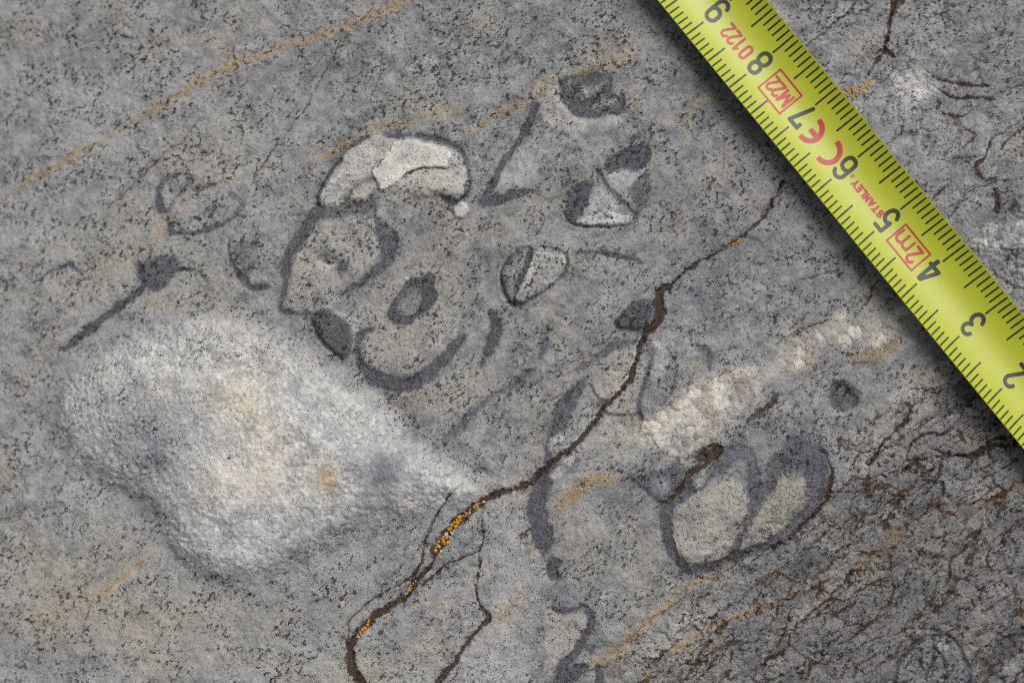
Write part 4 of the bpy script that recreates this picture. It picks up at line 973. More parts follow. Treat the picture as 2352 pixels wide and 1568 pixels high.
def rock_material(name):
    N = NT(name)
    t = N.t
    geo = t.nodes.new('ShaderNodeNewGeometry')
    vm = t.nodes.new('ShaderNodeVectorMath'); vm.operation = 'MULTIPLY'
    t.links.new(geo.outputs['Position'], vm.inputs[0])
    vm.inputs[1].default_value = (1000.0, 1000.0, 350.0)        # millimetres
    P = vm.outputs[0]
    def attr(nm):
        a = t.nodes.new('ShaderNodeAttribute'); a.attribute_name = nm
        s = t.nodes.new('ShaderNodeSeparateColor'); t.links.new(a.outputs['Color'], s.inputs[0])
        return s.outputs[0], s.outputs[1], s.outputs[2], a.outputs['Alpha']
    dark, white, orange, brown = attr('mineral')
    warm, blue, speck, clump = attr('tint')
    n_mid, n_gr, clust, dens_u = attr('mottle')
    n_fine = N.noise(P, 4.2, 2, .55)
    n_vf = N.noise(P, 7.5, 2, .6)
    # grey limestone
    f = N.math('ADD', N.math('MULTIPLY', n_mid, .74), N.math('MULTIPLY', n_gr, .08))
    f = N.math('ADD', N.math('ADD', f, -.09), N.math('ADD', N.math('MULTIPLY', n_fine, .18), N.math('MULTIPLY', n_vf, .14)))
    col = N.mix(N.smooth(f, .26, .74), (.176, .183, .194), (.392, .398, .398))
    col = N.mix(N.math('MULTIPLY', blue, N.math('MULTIPLY_ADD', n_mid, .5, .2)), col, (.170, .176, .225))
    col = N.mix(N.math('MULTIPLY', warm, N.smooth(n_mid, .05, .65)), col, (.425, .372, .300))
    # milky calcite
    wcol = N.mix(N.smooth(n_mid, .25, .75), (.48, .48, .49), (.78, .78, .755))
    wcol = N.mix(N.math('MULTIPLY', warm, .75), wcol, (.76, .60, .36))
    wcol = N.mix(N.math('MULTIPLY', blue, .6), wcol, (.36, .37, .44))
    wf = N.math('MULTIPLY', white, N.math('MULTIPLY_ADD', n_fine, .6, .7), clamp=True)
    col = N.mix(wf, col, wcol)
    # dark shell substance
    dcol = N.mix(N.smooth(N.math('ADD', N.math('MULTIPLY', n_fine, .5), N.math('MULTIPLY', n_vf, .5)), .36, .66), (.030, .031, .038), (.165, .167, .190))
    dcol = N.mix(N.math('MULTIPLY', blue, .5), dcol, (.105, .105, .165))
    dn = N.math('ADD', dark, N.math('MULTIPLY', N.math('SUBTRACT', n_vf, .5), .80))
    df = N.math('MULTIPLY', N.smooth(dn, .0, .82), N.smooth(dark, .0, .30))
    col = N.mix(N.math('MULTIPLY', df, .93), col, dcol)
    # iron stain
    ocol = N.mix(N.smooth(n_fine, .3, .7), (.25, .155, .068), (.48, .355, .20))
    on = N.math('ADD', orange, N.math('MULTIPLY', N.math('SUBTRACT', n_fine, .5), 1.1))
    on = N.math('ADD', on, N.math('MULTIPLY', N.math('SUBTRACT', n_vf, .5), .7))
    of = N.math('MULTIPLY', N.smooth(on, .12, .85), N.smooth(orange, .0, .2))
    col = N.mix(N.math('MULTIPLY', of, .80), col, ocol)
    # brown crust in breaks, grainy
    bcol = N.mix(N.smooth(N.math('ADD', N.math('MULTIPLY', n_vf, .65), N.math('MULTIPLY', n_fine, .35)), .42, .60), (.016, .013, .011), (.125, .076, .050))
    bn = N.math('ADD', N.math('MULTIPLY', brown, .92), N.math('MULTIPLY', N.math('SUBTRACT', n_vf, .5), 1.9))
    bn = N.math('ADD', bn, N.math('MULTIPLY', N.math('SUBTRACT', n_fine, .5), .9))
    bf = N.math('MULTIPLY', N.smooth(bn, .30, .62), N.smooth(brown, .03, .22))
    col = N.mix(N.math('MULTIPLY', bf, .94), col, bcol)
    # black lichen specks: single dots, gathered in loose clumps
    wob = t.nodes.new('ShaderNodeTexNoise'); wob.noise_dimensions = '2D'; wob.inputs['Scale'].default_value = 5.0; wob.inputs['Detail'].default_value = 1.0
    t.links.new(P, wob.inputs['Vector'])
    wv = t.nodes.new('ShaderNodeVectorMath'); wv.operation = 'MULTIPLY_ADD'
    t.links.new(wob.outputs['Color'], wv.inputs[0]); wv.inputs[1].default_value = (.14, .14, 0); t.links.new(P, wv.inputs[2])
    lo = N.math('ADD', N.math('MULTIPLY', dens_u, N.math('SUBTRACT', 1.0, N.math('MULTIPLY', clump, .70))), N.math('MULTIPLY', N.math('MULTIPLY', clust, 2.3), clump))
    dens = N.math('MULTIPLY', lo, N.math('MULTIPLY', speck, 1.15))
    tot = None
    for sc, r, off, k in ((5.4, .37, 0.0, 1.0), (8.0, .40, 3.7, .9)):
        vo = t.nodes.new('ShaderNodeTexVoronoi'); vo.voronoi_dimensions = '2D'; vo.feature = 'F1'
        ad = t.nodes.new('ShaderNodeVectorMath'); ad.operation = 'ADD'
        t.links.new(wv.outputs[0], ad.inputs[0]); ad.inputs[1].default_value = (off, off * .6, 0)
        t.links.new(ad.outputs[0], vo.inputs['Vector'])
        vo.inputs['Scale'].default_value = sc
        sp = t.nodes.new('ShaderNodeSeparateColor'); t.links.new(vo.outputs['Color'], sp.inputs[0])
        on_ = N.math('LESS_THAN', sp.outputs[0], N.math('MULTIPLY', dens, k))
        rr = N.math('ADD', N.math('MULTIPLY_ADD', sp.outputs[1], .22, r - .12), N.math('MULTIPLY', N.math('MULTIPLY', clust, clump), .16))
        dot = N.math('MULTIPLY', on_, N.smooth(vo.outputs['Distance'], rr, N.math('SUBTRACT', rr, .10)))
        tot = dot if tot is None else N.math('MAXIMUM', tot, dot)
    blot = N.smooth(N.math('ADD', N.math('MULTIPLY', clust, N.math('MULTIPLY_ADD', speck, .9, .25)), N.math('MULTIPLY', N.math('SUBTRACT', n_vf, .5), 1.6)), .38, .66)
    blot = N.math('MULTIPLY', blot, N.math('MULTIPLY', N.smooth(clust, .05, .4), N.smooth(clump, .15, .8)))
    tot = N.math('MAXIMUM', tot, N.math('MULTIPLY', blot, .35))
    scol = N.mix(N.smooth(n_gr, .45, .75), (.014, .013, .012), (.042, .029, .018))
    col = N.mix(N.math('MULTIPLY', tot, .96), col, scol)
    t.links.new(col, N.b.inputs['Base Color'])
    rg = N.math('MULTIPLY_ADD', n_fine, .25, .58)
    rg = N.math('ADD', rg, N.math('MULTIPLY', N.math('MAXIMUM', tot, bf), .25))
    t.links.new(rg, N.b.inputs['Roughness'])
    N.b.inputs['Specular IOR Level'].default_value = .12
    bh = N.math('ADD', N.math('MULTIPLY', n_fine, N.math('MULTIPLY_ADD', white, -.06, .085)), N.math('MULTIPLY', n_gr, .03))
    bh = N.math('ADD', bh, N.math('MULTIPLY', N.math('MULTIPLY', brown, n_vf), .10))
    bp = t.nodes.new('ShaderNodeBump')
    bp.inputs['Strength'].default_value = .85
    bp.inputs['Distance'].default_value = .001
    t.links.new(bh, bp.inputs['Height'])
    t.links.new(bp.outputs[0], N.b.inputs['Normal'])
    return N.m

M_rock = rock_material('weathered_limestone')
M_fossil = rock_material('fossil_shell_in_limestone')
M_calc = rock_material('milky_calcite')

# ------------------------------------------------------------------ build the meshes from the grid
X = ((U - 1176.0) * PX).astype(np.float32)
Y = ((784.0 - V) * PX).astype(np.float32)
Z = (H * 0.001).astype(np.float32)
CO = np.stack([X, Y, Z], -1).reshape(-1, 3)
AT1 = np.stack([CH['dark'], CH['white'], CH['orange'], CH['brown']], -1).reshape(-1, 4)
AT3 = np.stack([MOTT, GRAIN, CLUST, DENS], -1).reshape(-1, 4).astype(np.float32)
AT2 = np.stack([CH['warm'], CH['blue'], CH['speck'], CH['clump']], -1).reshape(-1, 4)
ii = (np.arange(NV - 1)[:, None] * NU + np.arange(NU - 1)[None, :]).ravel()
QUADS = np.stack([ii + NU, ii + NU + 1, ii + 1, ii], -1)
FLAB = LAB[:-1, :-1].ravel()

def height_at(u, v):
    i = int(np.clip(np.searchsorted(ax_u, u), 1, NU - 1))
    j = int(np.clip(np.searchsorted(ax_v, v), 1, NV - 1))
    return float(Z[j, i])

def set_parent(o, p):
    o.parent = p

def patch(name, faces, mat, origin=(0, 0, 0), depth=None):
    """mesh object from grid faces; depth closes it into a solid that sits in its socket"""
    q = QUADS[faces]
    used, inv = np.unique(q, return_inverse=True)
    q = inv.reshape(-1, 4)
    co = CO[used] - np.array(origin, np.float32)
    a1, a2, a3 = AT1[used], AT2[used], AT3[used]
    n = len(used)
    if depth:
        e = np.concatenate([q[:, [0, 1]], q[:, [1, 2]], q[:, [2, 3]], q[:, [3, 0]]])
        key = np.sort(e, 1)
        _, first, cnt = np.unique(key[:, 0].astype(np.int64) * n + key[:, 1], return_index=True, return_counts=True)
        be = e[first[cnt == 1]]
        low = co.copy(); low[:, 2] -= depth
        wq = np.stack([be[:, 1] + n, be[:, 0] + n, be[:, 0] + 2 * n, be[:, 1] + 2 * n], -1)
        bq = q[:, ::-1] + 2 * n
        co = np.concatenate([co, co, low]); a1 = np.concatenate([a1] * 3); a2 = np.concatenate([a2] * 3); a3 = np.concatenate([a3] * 3)
        q = np.concatenate([q, wq, bq])
        keep, inv2 = np.unique(q, return_inverse=True)
        q = inv2.reshape(-1, 4); co = co[keep]; a1 = a1[keep]; a2 = a2[keep]; a3 = a3[keep]
    me = bpy.data.meshes.new(name)
    me.vertices.add(len(co)); me.loops.add(len(q) * 4); me.polygons.add(len(q))
    me.vertices.foreach_set('co', np.ascontiguousarray(co, np.float32).ravel())
    me.loops.foreach_set('vertex_index', np.ascontiguousarray(q, np.int32).ravel())
    me.polygons.foreach_set('loop_start', np.arange(0, len(q) * 4, 4, dtype=np.int32))
    me.update(calc_edges=True)
    me.polygons.foreach_set('use_smooth', np.ones(len(q), bool))
    for nm, a in (('mineral', a1), ('tint', a2), ('mottle', a3)):
        at = me.attributes.new(nm, 'FLOAT_COLOR', 'POINT')
        at.data.foreach_set('color', np.ascontiguousarray(a, np.float32).ravel())
    me.materials.append(mat)
    o = bpy.data.objects.new(name, me)
    o.location = origin
    COL.objects.link(o)
    return o

# small left-over islands go back to the rock
order = np.argsort(FLAB, kind='stable')
bounds = np.searchsorted(FLAB[order], np.arange(0, _next[0] + 1))
faces_of = {k: order[bounds[k]:bounds[k + 1]] for k in range(0, _next[0])}
rock_faces = [faces_of[0]]
for k in range(1, _next[0]):
    if len(faces_of[k]) < 12:
        rock_faces.append(faces_of[k]); faces_of[k] = faces_of[k][:0]
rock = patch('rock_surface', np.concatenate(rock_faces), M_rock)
rock['kind'] = 'structure'
rock['label'] = 'weathered grey limestone surface speckled with black lichen'

for key, T in THINGS.items():
    pts = {p: k for p, k in T['parts'].items() if len(faces_of[k])}
    if not pts:
        continue
    if key == 'rock':
        for p, k in pts.items():
            o = patch(p.split('#')[0], faces_of[k], M_rock, (0, 0, 0), .0012)
            o.parent = rock
        continue
    allf = np.concatenate([faces_of[k] for k in pts.values()])
    cc = CO[QUADS[allf][:, 0]]
    org = (float(cc[:, 0].mean()), float(cc[:, 1].mean()), float(cc[:, 2].min()) - .0015)
    mat = M_fossil if T['name'] == 'shell_fossil' else M_calc
    if len(pts) == 1:
        root = patch(T['name'], next(iter(faces_of[k] for k in pts.values())), mat, org, .0015)
    else:
        root = bpy.data.objects.new(T['name'], None)
        root.empty_display_size = .004
        root.location = org
        COL.objects.link(root)
        for p, k in pts.items():
            o = patch(p.split('#')[0], faces_of[k], mat, org, .0015)
            o.location = (0, 0, 0)
            o.parent = root
    root['label'] = T['label']
    root['category'] = T['cat']
    if T['group']:
        root['group'] = T['group']

# ------------------------------------------------------------------ lichen
def simple_mat(name, c1, c2, scale, rough=.75, spec=.3, bump=.0):
    N = NT(name)
    g = N.t.nodes.new('ShaderNodeNewGeometry')
    oi = N.t.nodes.new('ShaderNodeObjectInfo')
    n = N.noise(g.outputs['Position'], scale, 3, .6)
    f = N.math('ADD', N.math('MULTIPLY', N.smooth(n, .35, .65), .6), N.math('MULTIPLY', oi.outputs['Random'], .4))
    N.t.links.new(N.mix(f, c1, c2), N.b.inputs['Base Color'])
    N.b.inputs['Roughness'].default_value = rough
    N.b.inputs['Specular IOR Level'].default_value = spec
    return N.m

M_yel = simple_mat('yellow_lichen', (.42, .21, .010), (.60, .36, .030), 9000)
M_pale = simple_mat('pale_lichen', (.42, .38, .24), (.55, .50, .36), 9000)
M_ochre = simple_mat('ochre_lichen', (.34, .19, .055), (.50, .33, .13), 9000)

def areole_mesh(name, seed, mat):
    r = random.Random(seed)
    n = 9
    vs, fs = [], []
    rad = [1 + r.uniform(-.16, .16) for _ in range(n)]
    for ring, (rr, zz) in enumerate(((1.0, -.45), (1.0, .12), (.86, .36), (.5, .47))):
        for k in range(n):
            a = 2 * math.pi * k / n
            q = rad[k] * rr if ring < 3 else rr
            vs.append((q * math.cos(a), q * math.sin(a), zz))
    for ring in range(3):
        for k in range(n):
            a, b = ring * n + k, ring * n + (k + 1) % n
            fs.append((a, b, b + n, a + n))
    vs.append((0, 0, .47))
    for k in range(n):
        fs.append((3 * n + k, 3 * n + (k + 1) % n, len(vs) - 1))
    me = bpy.data.meshes.new(name)
    me.from_pydata(vs, [], fs)
    for p in me.polygons:
        p.use_smooth = True
    me.materials.append(mat)
    return me
A_Y = [areole_mesh('lichen_bead', s, M_yel) for s in range(5)]
A_P = [areole_mesh('lichen_bead', 20 + s, M_pale) for s in range(3)]
A_O = [areole_mesh('lichen_bead', 40 + s, M_ochre) for s in range(5)]

def lichen(label, items):
    """items: (u, v, radius, kind)"""
    cu = sum(i[0] for i in items) / len(items)
    cv = sum(i[1] for i in items) / len(items)
    org = ((cu - 1176) * PX, (784 - cv) * PX, height_at(cu, cv))
    e = bpy.data.objects.new('lichen_patch', None)
    e.empty_display_size = .003
    e.location = org
    COL.objects.link(e)
    e['label'] = label; e['category'] = 'lichen'; e['group'] = 'lichen patches along the cracks'
    for k, (u, v, r, kind) in enumerate(items):
        me = random.choice({'y': A_Y, 'p': A_P, 'o': A_O}[kind])
        o = bpy.data.objects.new('lichen_bead', me)
        rr = r * PX
        o.location = ((u - 1176) * PX - org[0], (784 - v) * PX - org[1], height_at(u, v) + rr * .10 - org[2])
        o.scale = (rr, rr * random.uniform(.85, 1.0), rr * random.uniform(.7, 1.0))
        o.rotation_euler = (random.uniform(-.15, .15), random.uniform(-.15, .15), random.uniform(0, 6.28))
        o.parent = e
        COL.objects.link(o)

def c5(x, y):
    return (1600 + x / 4.48) / 1.7415, (1900 + y / 4.48) / 1.7415
big = [(860, 1215, 46, 'y'), (800, 1235, 40, 'y'), (770, 1190, 38, 'y'), (840, 1125, 42, 'y'), (775, 1120, 30, 'y'), (735, 1145, 30, 'y'), (680, 1200, 32, 'y'), (650, 1250, 25, 'y'), (632, 1365, 38, 'y'), (688, 1417, 18, 'y'),
       (905, 960, 30, 'y'), (868, 975, 28, 'y'), (920, 898, 34, 'y'), (998, 930, 40, 'y'), (1030, 860, 34, 'y'), (970, 855, 26, 'y'), (1015, 815, 26, 'y'), (1080, 818, 24, 'y'), (1065, 760, 40, 'y'), (1030, 745, 20, 'y'), (900, 1020, 20, 'y'),
       (1170, 745, 22, 'y'), (1210, 715, 18, 'y'), (1365, 540, 42, 'o'), (1325, 575, 30, 'y'), (1395, 575, 28, 'o'), (1405, 500, 26, 'o'), (1355, 600, 20, 'o'),
       (825, 1070, 36, 'p'), (890, 1115, 20, 'p'), (690, 1290, 32, 'p'), (735, 1375, 32, 'p'), (930, 1045, 28, 'p'), (1245, 680, 25, 'p'), (1180, 690, 26, 'o'), (1150, 655, 22, 'o'), (1500, 480, 26, 'p'), (1460, 500, 22, 'o'), (1250, 630, 22, 'o'), (1125, 735, 20, 'o'), (960, 1000, 18, 'p'), (640, 1300, 14, 'p'), (715, 1480, 16, 'p'), (690, 1450, 14, 'o')]
lichen('bright yellow bead lichen filling the crack below the white nodule, largest yellow patch', [(*c5(x, y), r / 4.48 / 1.7415 * 1.04, k) for x, y, r, k in big])
lichen('small yellow bead lichen midway down the lower crack, between the two other yellow patches there', [(*cr(1, 2, [(x, y)])[0], r / 2.845, k) for x, y, r, k in
       [(1062, 926, 7, 'y'), (1046, 942, 9, 'y'), (1034, 958, 9, 'y'), (1050, 960, 7, 'y'), (1026, 974, 8, 'p'), (1010, 994, 10, 'p'), (1022, 990, 8, 'y'), (1040, 972, 6, 'p'), (1078, 912, 6, 'p')]])
lichen('yellow-orange bead lichen on the crack near the bottom edge of the picture', [(*cr(1, 2, [(x, y)])[0], r / 2.845, k) for x, y, r, k in
       [(770, 1166, 8, 'y'), (766, 1182, 9, 'y'), (762, 1200, 10, 'y'), (745, 1222, 12, 'y'), (728, 1232, 12, 'y'), (738, 1246, 10, 'o'), (714, 1250, 11, 'y'), (698, 1268, 10, 'y'), (690, 1280, 8, 'o'), (704, 1278, 8, 'p'), (720, 1262, 9, 'o'), (752, 1236, 8, 'o')]])
lichen('tiny yellow lichen beads on the crack near the tape', [(*cr(2, 1, [(x, y)])[0], r / 2.845, k) for x, y, r, k in
       [(1500, 132, 9, 'y'), (1520, 126, 8, 'y'), (1537, 118, 9, 'y'), (1556, 108, 10, 'y'), (1568, 98, 8, 'y'), (1460, 156, 7, 'p'), (1546, 122, 7, 'y'), (1680, 10, 6, 'p'), (1665, 22, 6, 'p')]])
och = []
for k in range(400):
    t = random.random()
    x = 605 + 190 * t
    y = 585 + 30 * math.sin(t * 3.0) - 55 * t * t + random.uniform(-34, 34) * (0.5 + .5 * math.sin(t * 3.1))
    r = random.uniform(7, 12)
    if all((x - a) ** 2 + (y - b) ** 2 > (.86 * (r + c)) ** 2 for a, b, c, _ in och):
        och.append((x, y, r, random.choice('ooooy')))
lichen('cracked ochre lichen crust touching the far edge of the tape', [(*cr(3, 0, [(x, y)])[0], r / 2.845, k) for x, y, r, k in och])

# ------------------------------------------------------------------ tiny litter
def tube(name, pts, r, mat, n=6):
    vs, fs = [], []
    P = [Vector(p) for p in pts]
    for i, p in enumerate(P):
        d = (P[min(i + 1, len(P) - 1)] - P[max(i - 1, 0)]).normalized()
        a = d.cross(Vector((0, 0, 1))).normalized(); b = d.cross(a)
        for k in range(n):
            w = 2 * math.pi * k / n
            vs.append(tuple(p + (a * math.cos(w) + b * math.sin(w)) * (r[i] if hasattr(r, '__len__') else r)))
    for i in range(len(P) - 1):
        for k in range(n):
            fs.append((i * n + k, i * n + (k + 1) % n, (i + 1) * n + (k + 1) % n, (i + 1) * n + k))
    fs.append(tuple(range(n))[::-1]); fs.append(tuple(range((len(P) - 1) * n, len(P) * n)))
    me = bpy.data.meshes.new(name); me.from_pydata(vs, [], fs)
    for p in me.polygons:
        p.use_smooth = True
    me.materials.append(mat)
    o = bpy.data.objects.new(name, me); COL.objects.link(o)
    return o
def on_rock(ci, ri, pts, lift):
    return [((u - 1176) * PX, (784 - v) * PX, height_at(u, v) + lift) for u, v in cr(ci, ri, pts)]
M_hair = simple_mat('pale_hair', (.75, .75, .75), (.85, .85, .85), 3000, .4)
M_seed = simple_mat('dark_seed', (.02, .018, .015), (.04, .03, .025), 3000, .5)
o = tube('hair', on_rock(2, 2, [(1142, 615), (1155, 660), (1170, 705), (1186, 760)], .00003), .000028, M_hair)
o['label'] = 'fine white hair lying on the left lobe of the two-lobed shell'; o['category'] = 'hair'
o = tube('seed', on_rock(0, 2, [(1488, 94), (1495, 98), (1505, 98), (1513, 90)], .00006), [.00004, .00012, .00012, .00003], M_seed)
o['label'] = 'tiny black curved seed lying on the white nodule'; o['category'] = 'seed'

# ------------------------------------------------------------------ the measuring tape
TD = Vector((-0.6324, 0.7747, 0))            # along the blade, towards higher numbers
TU = Vector((-0.7747, -0.6324, 0))           # across the blade, from the far edge to the near edge
TPX = 1.0 / 15560.0                           # metres per layout unit at the blade
ref = Vector(((1778.4 - 1176) * TPX, (784 - 117.7) * TPX, 0)) - TU * .0040      # reading 80 mm on the far edge
T_BASE = .0013
SAG = .0019
ROLL = .10
def blade_z(b):
    x = (b - 6.35) / 6.35
    return T_BASE + SAG * x * x + ROLL * (b - 6.35) * .001
def blade_p(a, b, lift=0.0):
    """a: reading in mm, b: mm from the far edge"""
    s = (b - 6.35) / 6.35
    n = TU * (-(2 * SAG * s / .00635) - ROLL) + Vector((0, 0, 1))
    n.normalize()
    p = ref + TD * ((a - 80) * .001) + TU * (b * .001)
    return Vector((p.x, p.y, blade_z(b))) + n * lift

def tape_mat(name, col, rough, coat, var=.06, spec=.5):
    N = NT(name)
    g = N.t.nodes.new('ShaderNodeNewGeometry')
    n = N.noise(g.outputs['Position'], 600, 4, .6)
    n2 = N.noise(g.outputs['Position'], 5200, 2, .6)
    c2 = tuple(max(0, c * (1 - var * 2)) for c in col)
    f = N.math('ADD', N.math('MULTIPLY', N.smooth(n, .3, .7), .5), N.math('MULTIPLY', n2, .5))
    N.t.links.new(N.mix(f, c2, col), N.b.inputs['Base Color'])
    N.t.links.new(N.math('MULTIPLY_ADD', n, .14, rough - .07), N.b.inputs['Roughness'])
    N.b.inputs['Specular IOR Level'].default_value = spec
    N.b.inputs['Coat Weight'].default_value = coat
    N.b.inputs['Coat Roughness'].default_value = .30
    bp = N.t.nodes.new('ShaderNodeBump'); bp.inputs['Strength'].default_value = .25; bp.inputs['Distance'].default_value = .00003
    N.t.links.new(n2, bp.inputs['Height']); N.t.links.new(bp.outputs[0], N.b.inputs['Normal'])
    return N.m
M_tape = tape_mat('yellow_lacquer', (.455, .50, .024), .42, .35, .03, .4)
M_ink = tape_mat('black_ink', (.026, .034, .020), .45, .25, .15, .4)
M_red = tape_mat('red_ink', (.50, .030, .026), .45, .25, .08, .4)

tape = bpy.data.objects.new('measuring_tape', None)
tape.empty_display_size = .01
tape.location = (ref.x, ref.y, T_BASE)
COL.objects.link(tape)
tape['label'] = 'yellow steel measuring tape blade with black millimetre marks lying across the upper right corner'
tape['category'] = 'measuring tape'

def tobj(name, vs, fs, mat, parent=None, smooth=False):
    me = bpy.data.meshes.new(name)
    base = Vector(tape.location)
    me.from_pydata([tuple(Vector(v) - base) for v in vs], [], fs)
    for p in me.polygons:
        p.use_smooth = smooth
    me.materials.append(mat)
    me.update()
    o = bpy.data.objects.new(name, me)
    COL.objects.link(o)
    o.parent = parent or tape
    return o

A0, A1 = 6.0, 140.0
NB = 32
vs, fs = [], []
arows = np.linspace(A0, A1, 60)
for a in arows:
    for k in range(NB + 1):
        vs.append(blade_p(a, 12.7 * k / NB))
    for k in range(NB + 1):
        vs.append(blade_p(a, 12.7 * k / NB, -.00013))
R_ = 2 * (NB + 1)
for i in range(len(arows) - 1):
    p, q = i * R_, (i + 1) * R_
    for k in range(NB):
        fs.append((p + k, p + k + 1, q + k + 1, q + k)[::-1])
        fs.append((p + NB + 1 + k, q + NB + 1 + k, q + NB + 2 + k, p + NB + 2 + k)[::-1])
    fs.append((p, q, q + NB + 1, p + NB + 1)[::-1])
    fs.append((p + NB, p + 2 * NB + 1, q + 2 * NB + 1, q + NB)[::-1])
e0, e1 = 0, (len(arows) - 1) * R_
for k in range(NB):
    fs.append((e0 + k, e0 + NB + 1 + k, e0 + NB + 2 + k, e0 + k + 1)[::-1])
    fs.append((e1 + k, e1 + k + 1, e1 + NB + 2 + k, e1 + NB + 1 + k)[::-1])
blade = tobj('blade', vs, fs, M_tape, smooth=True)
import bmesh
_bm = bmesh.new(); _bm.from_mesh(blade.data)
bmesh.ops.recalc_face_normals(_bm, faces=_bm.faces)
for e in _bm.edges:
    if len(e.link_faces) == 2 and e.calc_face_angle(0) > .6:
        e.smooth = False
_bm.to_mesh(blade.data); _bm.free()

LIFT = .00002
def ribbon(segs, w, mat, name, parent=None, cap=True, jit=0.0):
    """printed strokes: list of polylines of (a, b) in mm, laid on the curved blade as thin ink"""
    vs, fs = [], []
    parts_ = []
    for pl in segs:
        if math.dist(pl[0], pl[-1]) < 1e-6:
            parts_.append(pl)
            continue
        cur_ = [pl[0]]
        for i_ in range(1, len(pl)):
            cur_.append(pl[i_])
            if i_ < len(pl) - 1:
                v1 = np.subtract(pl[i_], pl[i_ - 1]); v2 = np.subtract(pl[i_ + 1], pl[i_])
                if float(v1 @ v2) < .55 * np.hypot(*v1) * np.hypot(*v2):      # sharp corner: a new stroke
                    parts_.append(cur_); cur_ = [pl[i_]]
        parts_.append(cur_)
    lift_ = LIFT
    for pl in parts_:
        lift_ += .000004
        P = [np.array(pl[0], float)]
        for q in pl[1:]:
            q = np.array(q, float)
            L = np.hypot(*(q - P[-1]))
            nstep = max(1, int(L / .45))
            s = P[-1].copy()
            for k in range(1, nstep + 1):
                P.append(s + (q - s) * k / nstep)
        P = np.array(P)
        closed = np.hypot(*(P[0] - P[-1])) < 1e-6
        n = len(P)
        left, right = [], []
        for i in range(n):
            if closed:
                pa, pb = P[(i - 1) % (n - 1)], P[(i + 1) % (n - 1)] if i < n - 1 else P[1]
            else:
                pa, pb = P[max(i - 1, 0)], P[min(i + 1, n - 1)]
            d1 = P[i] - pa; d2 = pb - P[i]
            if np.hypot(*d1) < 1e-9: d1 = d2
            if np.hypot(*d2) < 1e-9: d2 = d1
            d1 = d1 / np.hypot(*d1); d2 = d2 / np.hypot(*d2)
            t = d1 + d2
            if np.hypot(*t) < 1e-6: t = d1
            t = t / np.hypot(*t)
            nrm = np.array([-t[1], t[0]])
            k = min(1.9, 1.0 / max(.3, float(np.dot(nrm, np.array([-d1[1], d1[0]])))))
            h = w / 2 * k * (1 + random.uniform(-jit, jit))
            p = P[i].copy()
            if cap and not closed and i == 0: p = p - t * 0
            left.append(p + nrm * h); right.append(p - nrm * h)
        b0 = len(vs)
        for l, r in zip(left, right):
            vs.append(blade_p(l[0], min(max(l[1], .02), 12.68), lift_)); vs.append(blade_p(r[0], min(max(r[1], .02), 12.68), lift_))
        for i in range(n - 1):
            fs.append((b0 + 2 * i, b0 + 2 * i + 1, b0 + 2 * i + 3, b0 + 2 * i + 2))
        if cap and not closed:
            for end in (0, n - 1):
                sgn = -1 if end == 0 else 1
                t = P[min(end + 1, n - 1)] - P[max(end - 1, 0)] if n > 1 else np.array([1.0, 0])
                t = t / np.hypot(*t) * sgn
                nr = np.array([-t[1], t[0]])
                c0 = len(vs)
                vs.append(blade_p(*P[end], lift_ + .000002))
                for k in range(7):
                    w_ = -math.pi / 2 + math.pi * k / 6
                    q = P[end] + (t * math.cos(w_) + nr * math.sin(w_)) * w / 2
                    vs.append(blade_p(q[0], min(max(q[1], .02), 12.68), lift_ + .000002))
                for k in range(6):
                    fs.append((c0, c0 + 1 + k, c0 + 2 + k))
    # make every face look upwards
    out = []
    for f in fs:
        p0, p1, p2 = vs[f[0]], vs[f[1]], vs[f[2]]
        out.append(f if (p1 - p0).cross(p2 - p0).z > 0 else f[::-1])
    return tobj(name, vs, out, mat, parent, True)

# millimetre marks on both edges (two shared shapes per edge)
for edge in (0, 1):
    proto = {}
    for a in range(8, 138):
        long_ = a % 5 == 0
        if long_ not in proto:
            if edge == 0:
                seg = [(a, .28), (a, 3.88 if long_ else 2.40)]
            else:
                seg = [(a, 12.55), (a, 9.30 if long_ else 10.78)]
            o = ribbon([seg], .28, M_ink, 'tick_mark', jit=.10)
            proto[long_] = (o, a)
        else:
            src, a_src = proto[long_]
            o = src.copy()
            COL.objects.link(o)
            o.parent = tape
            o.location = TD * ((a - a_src) * .001)

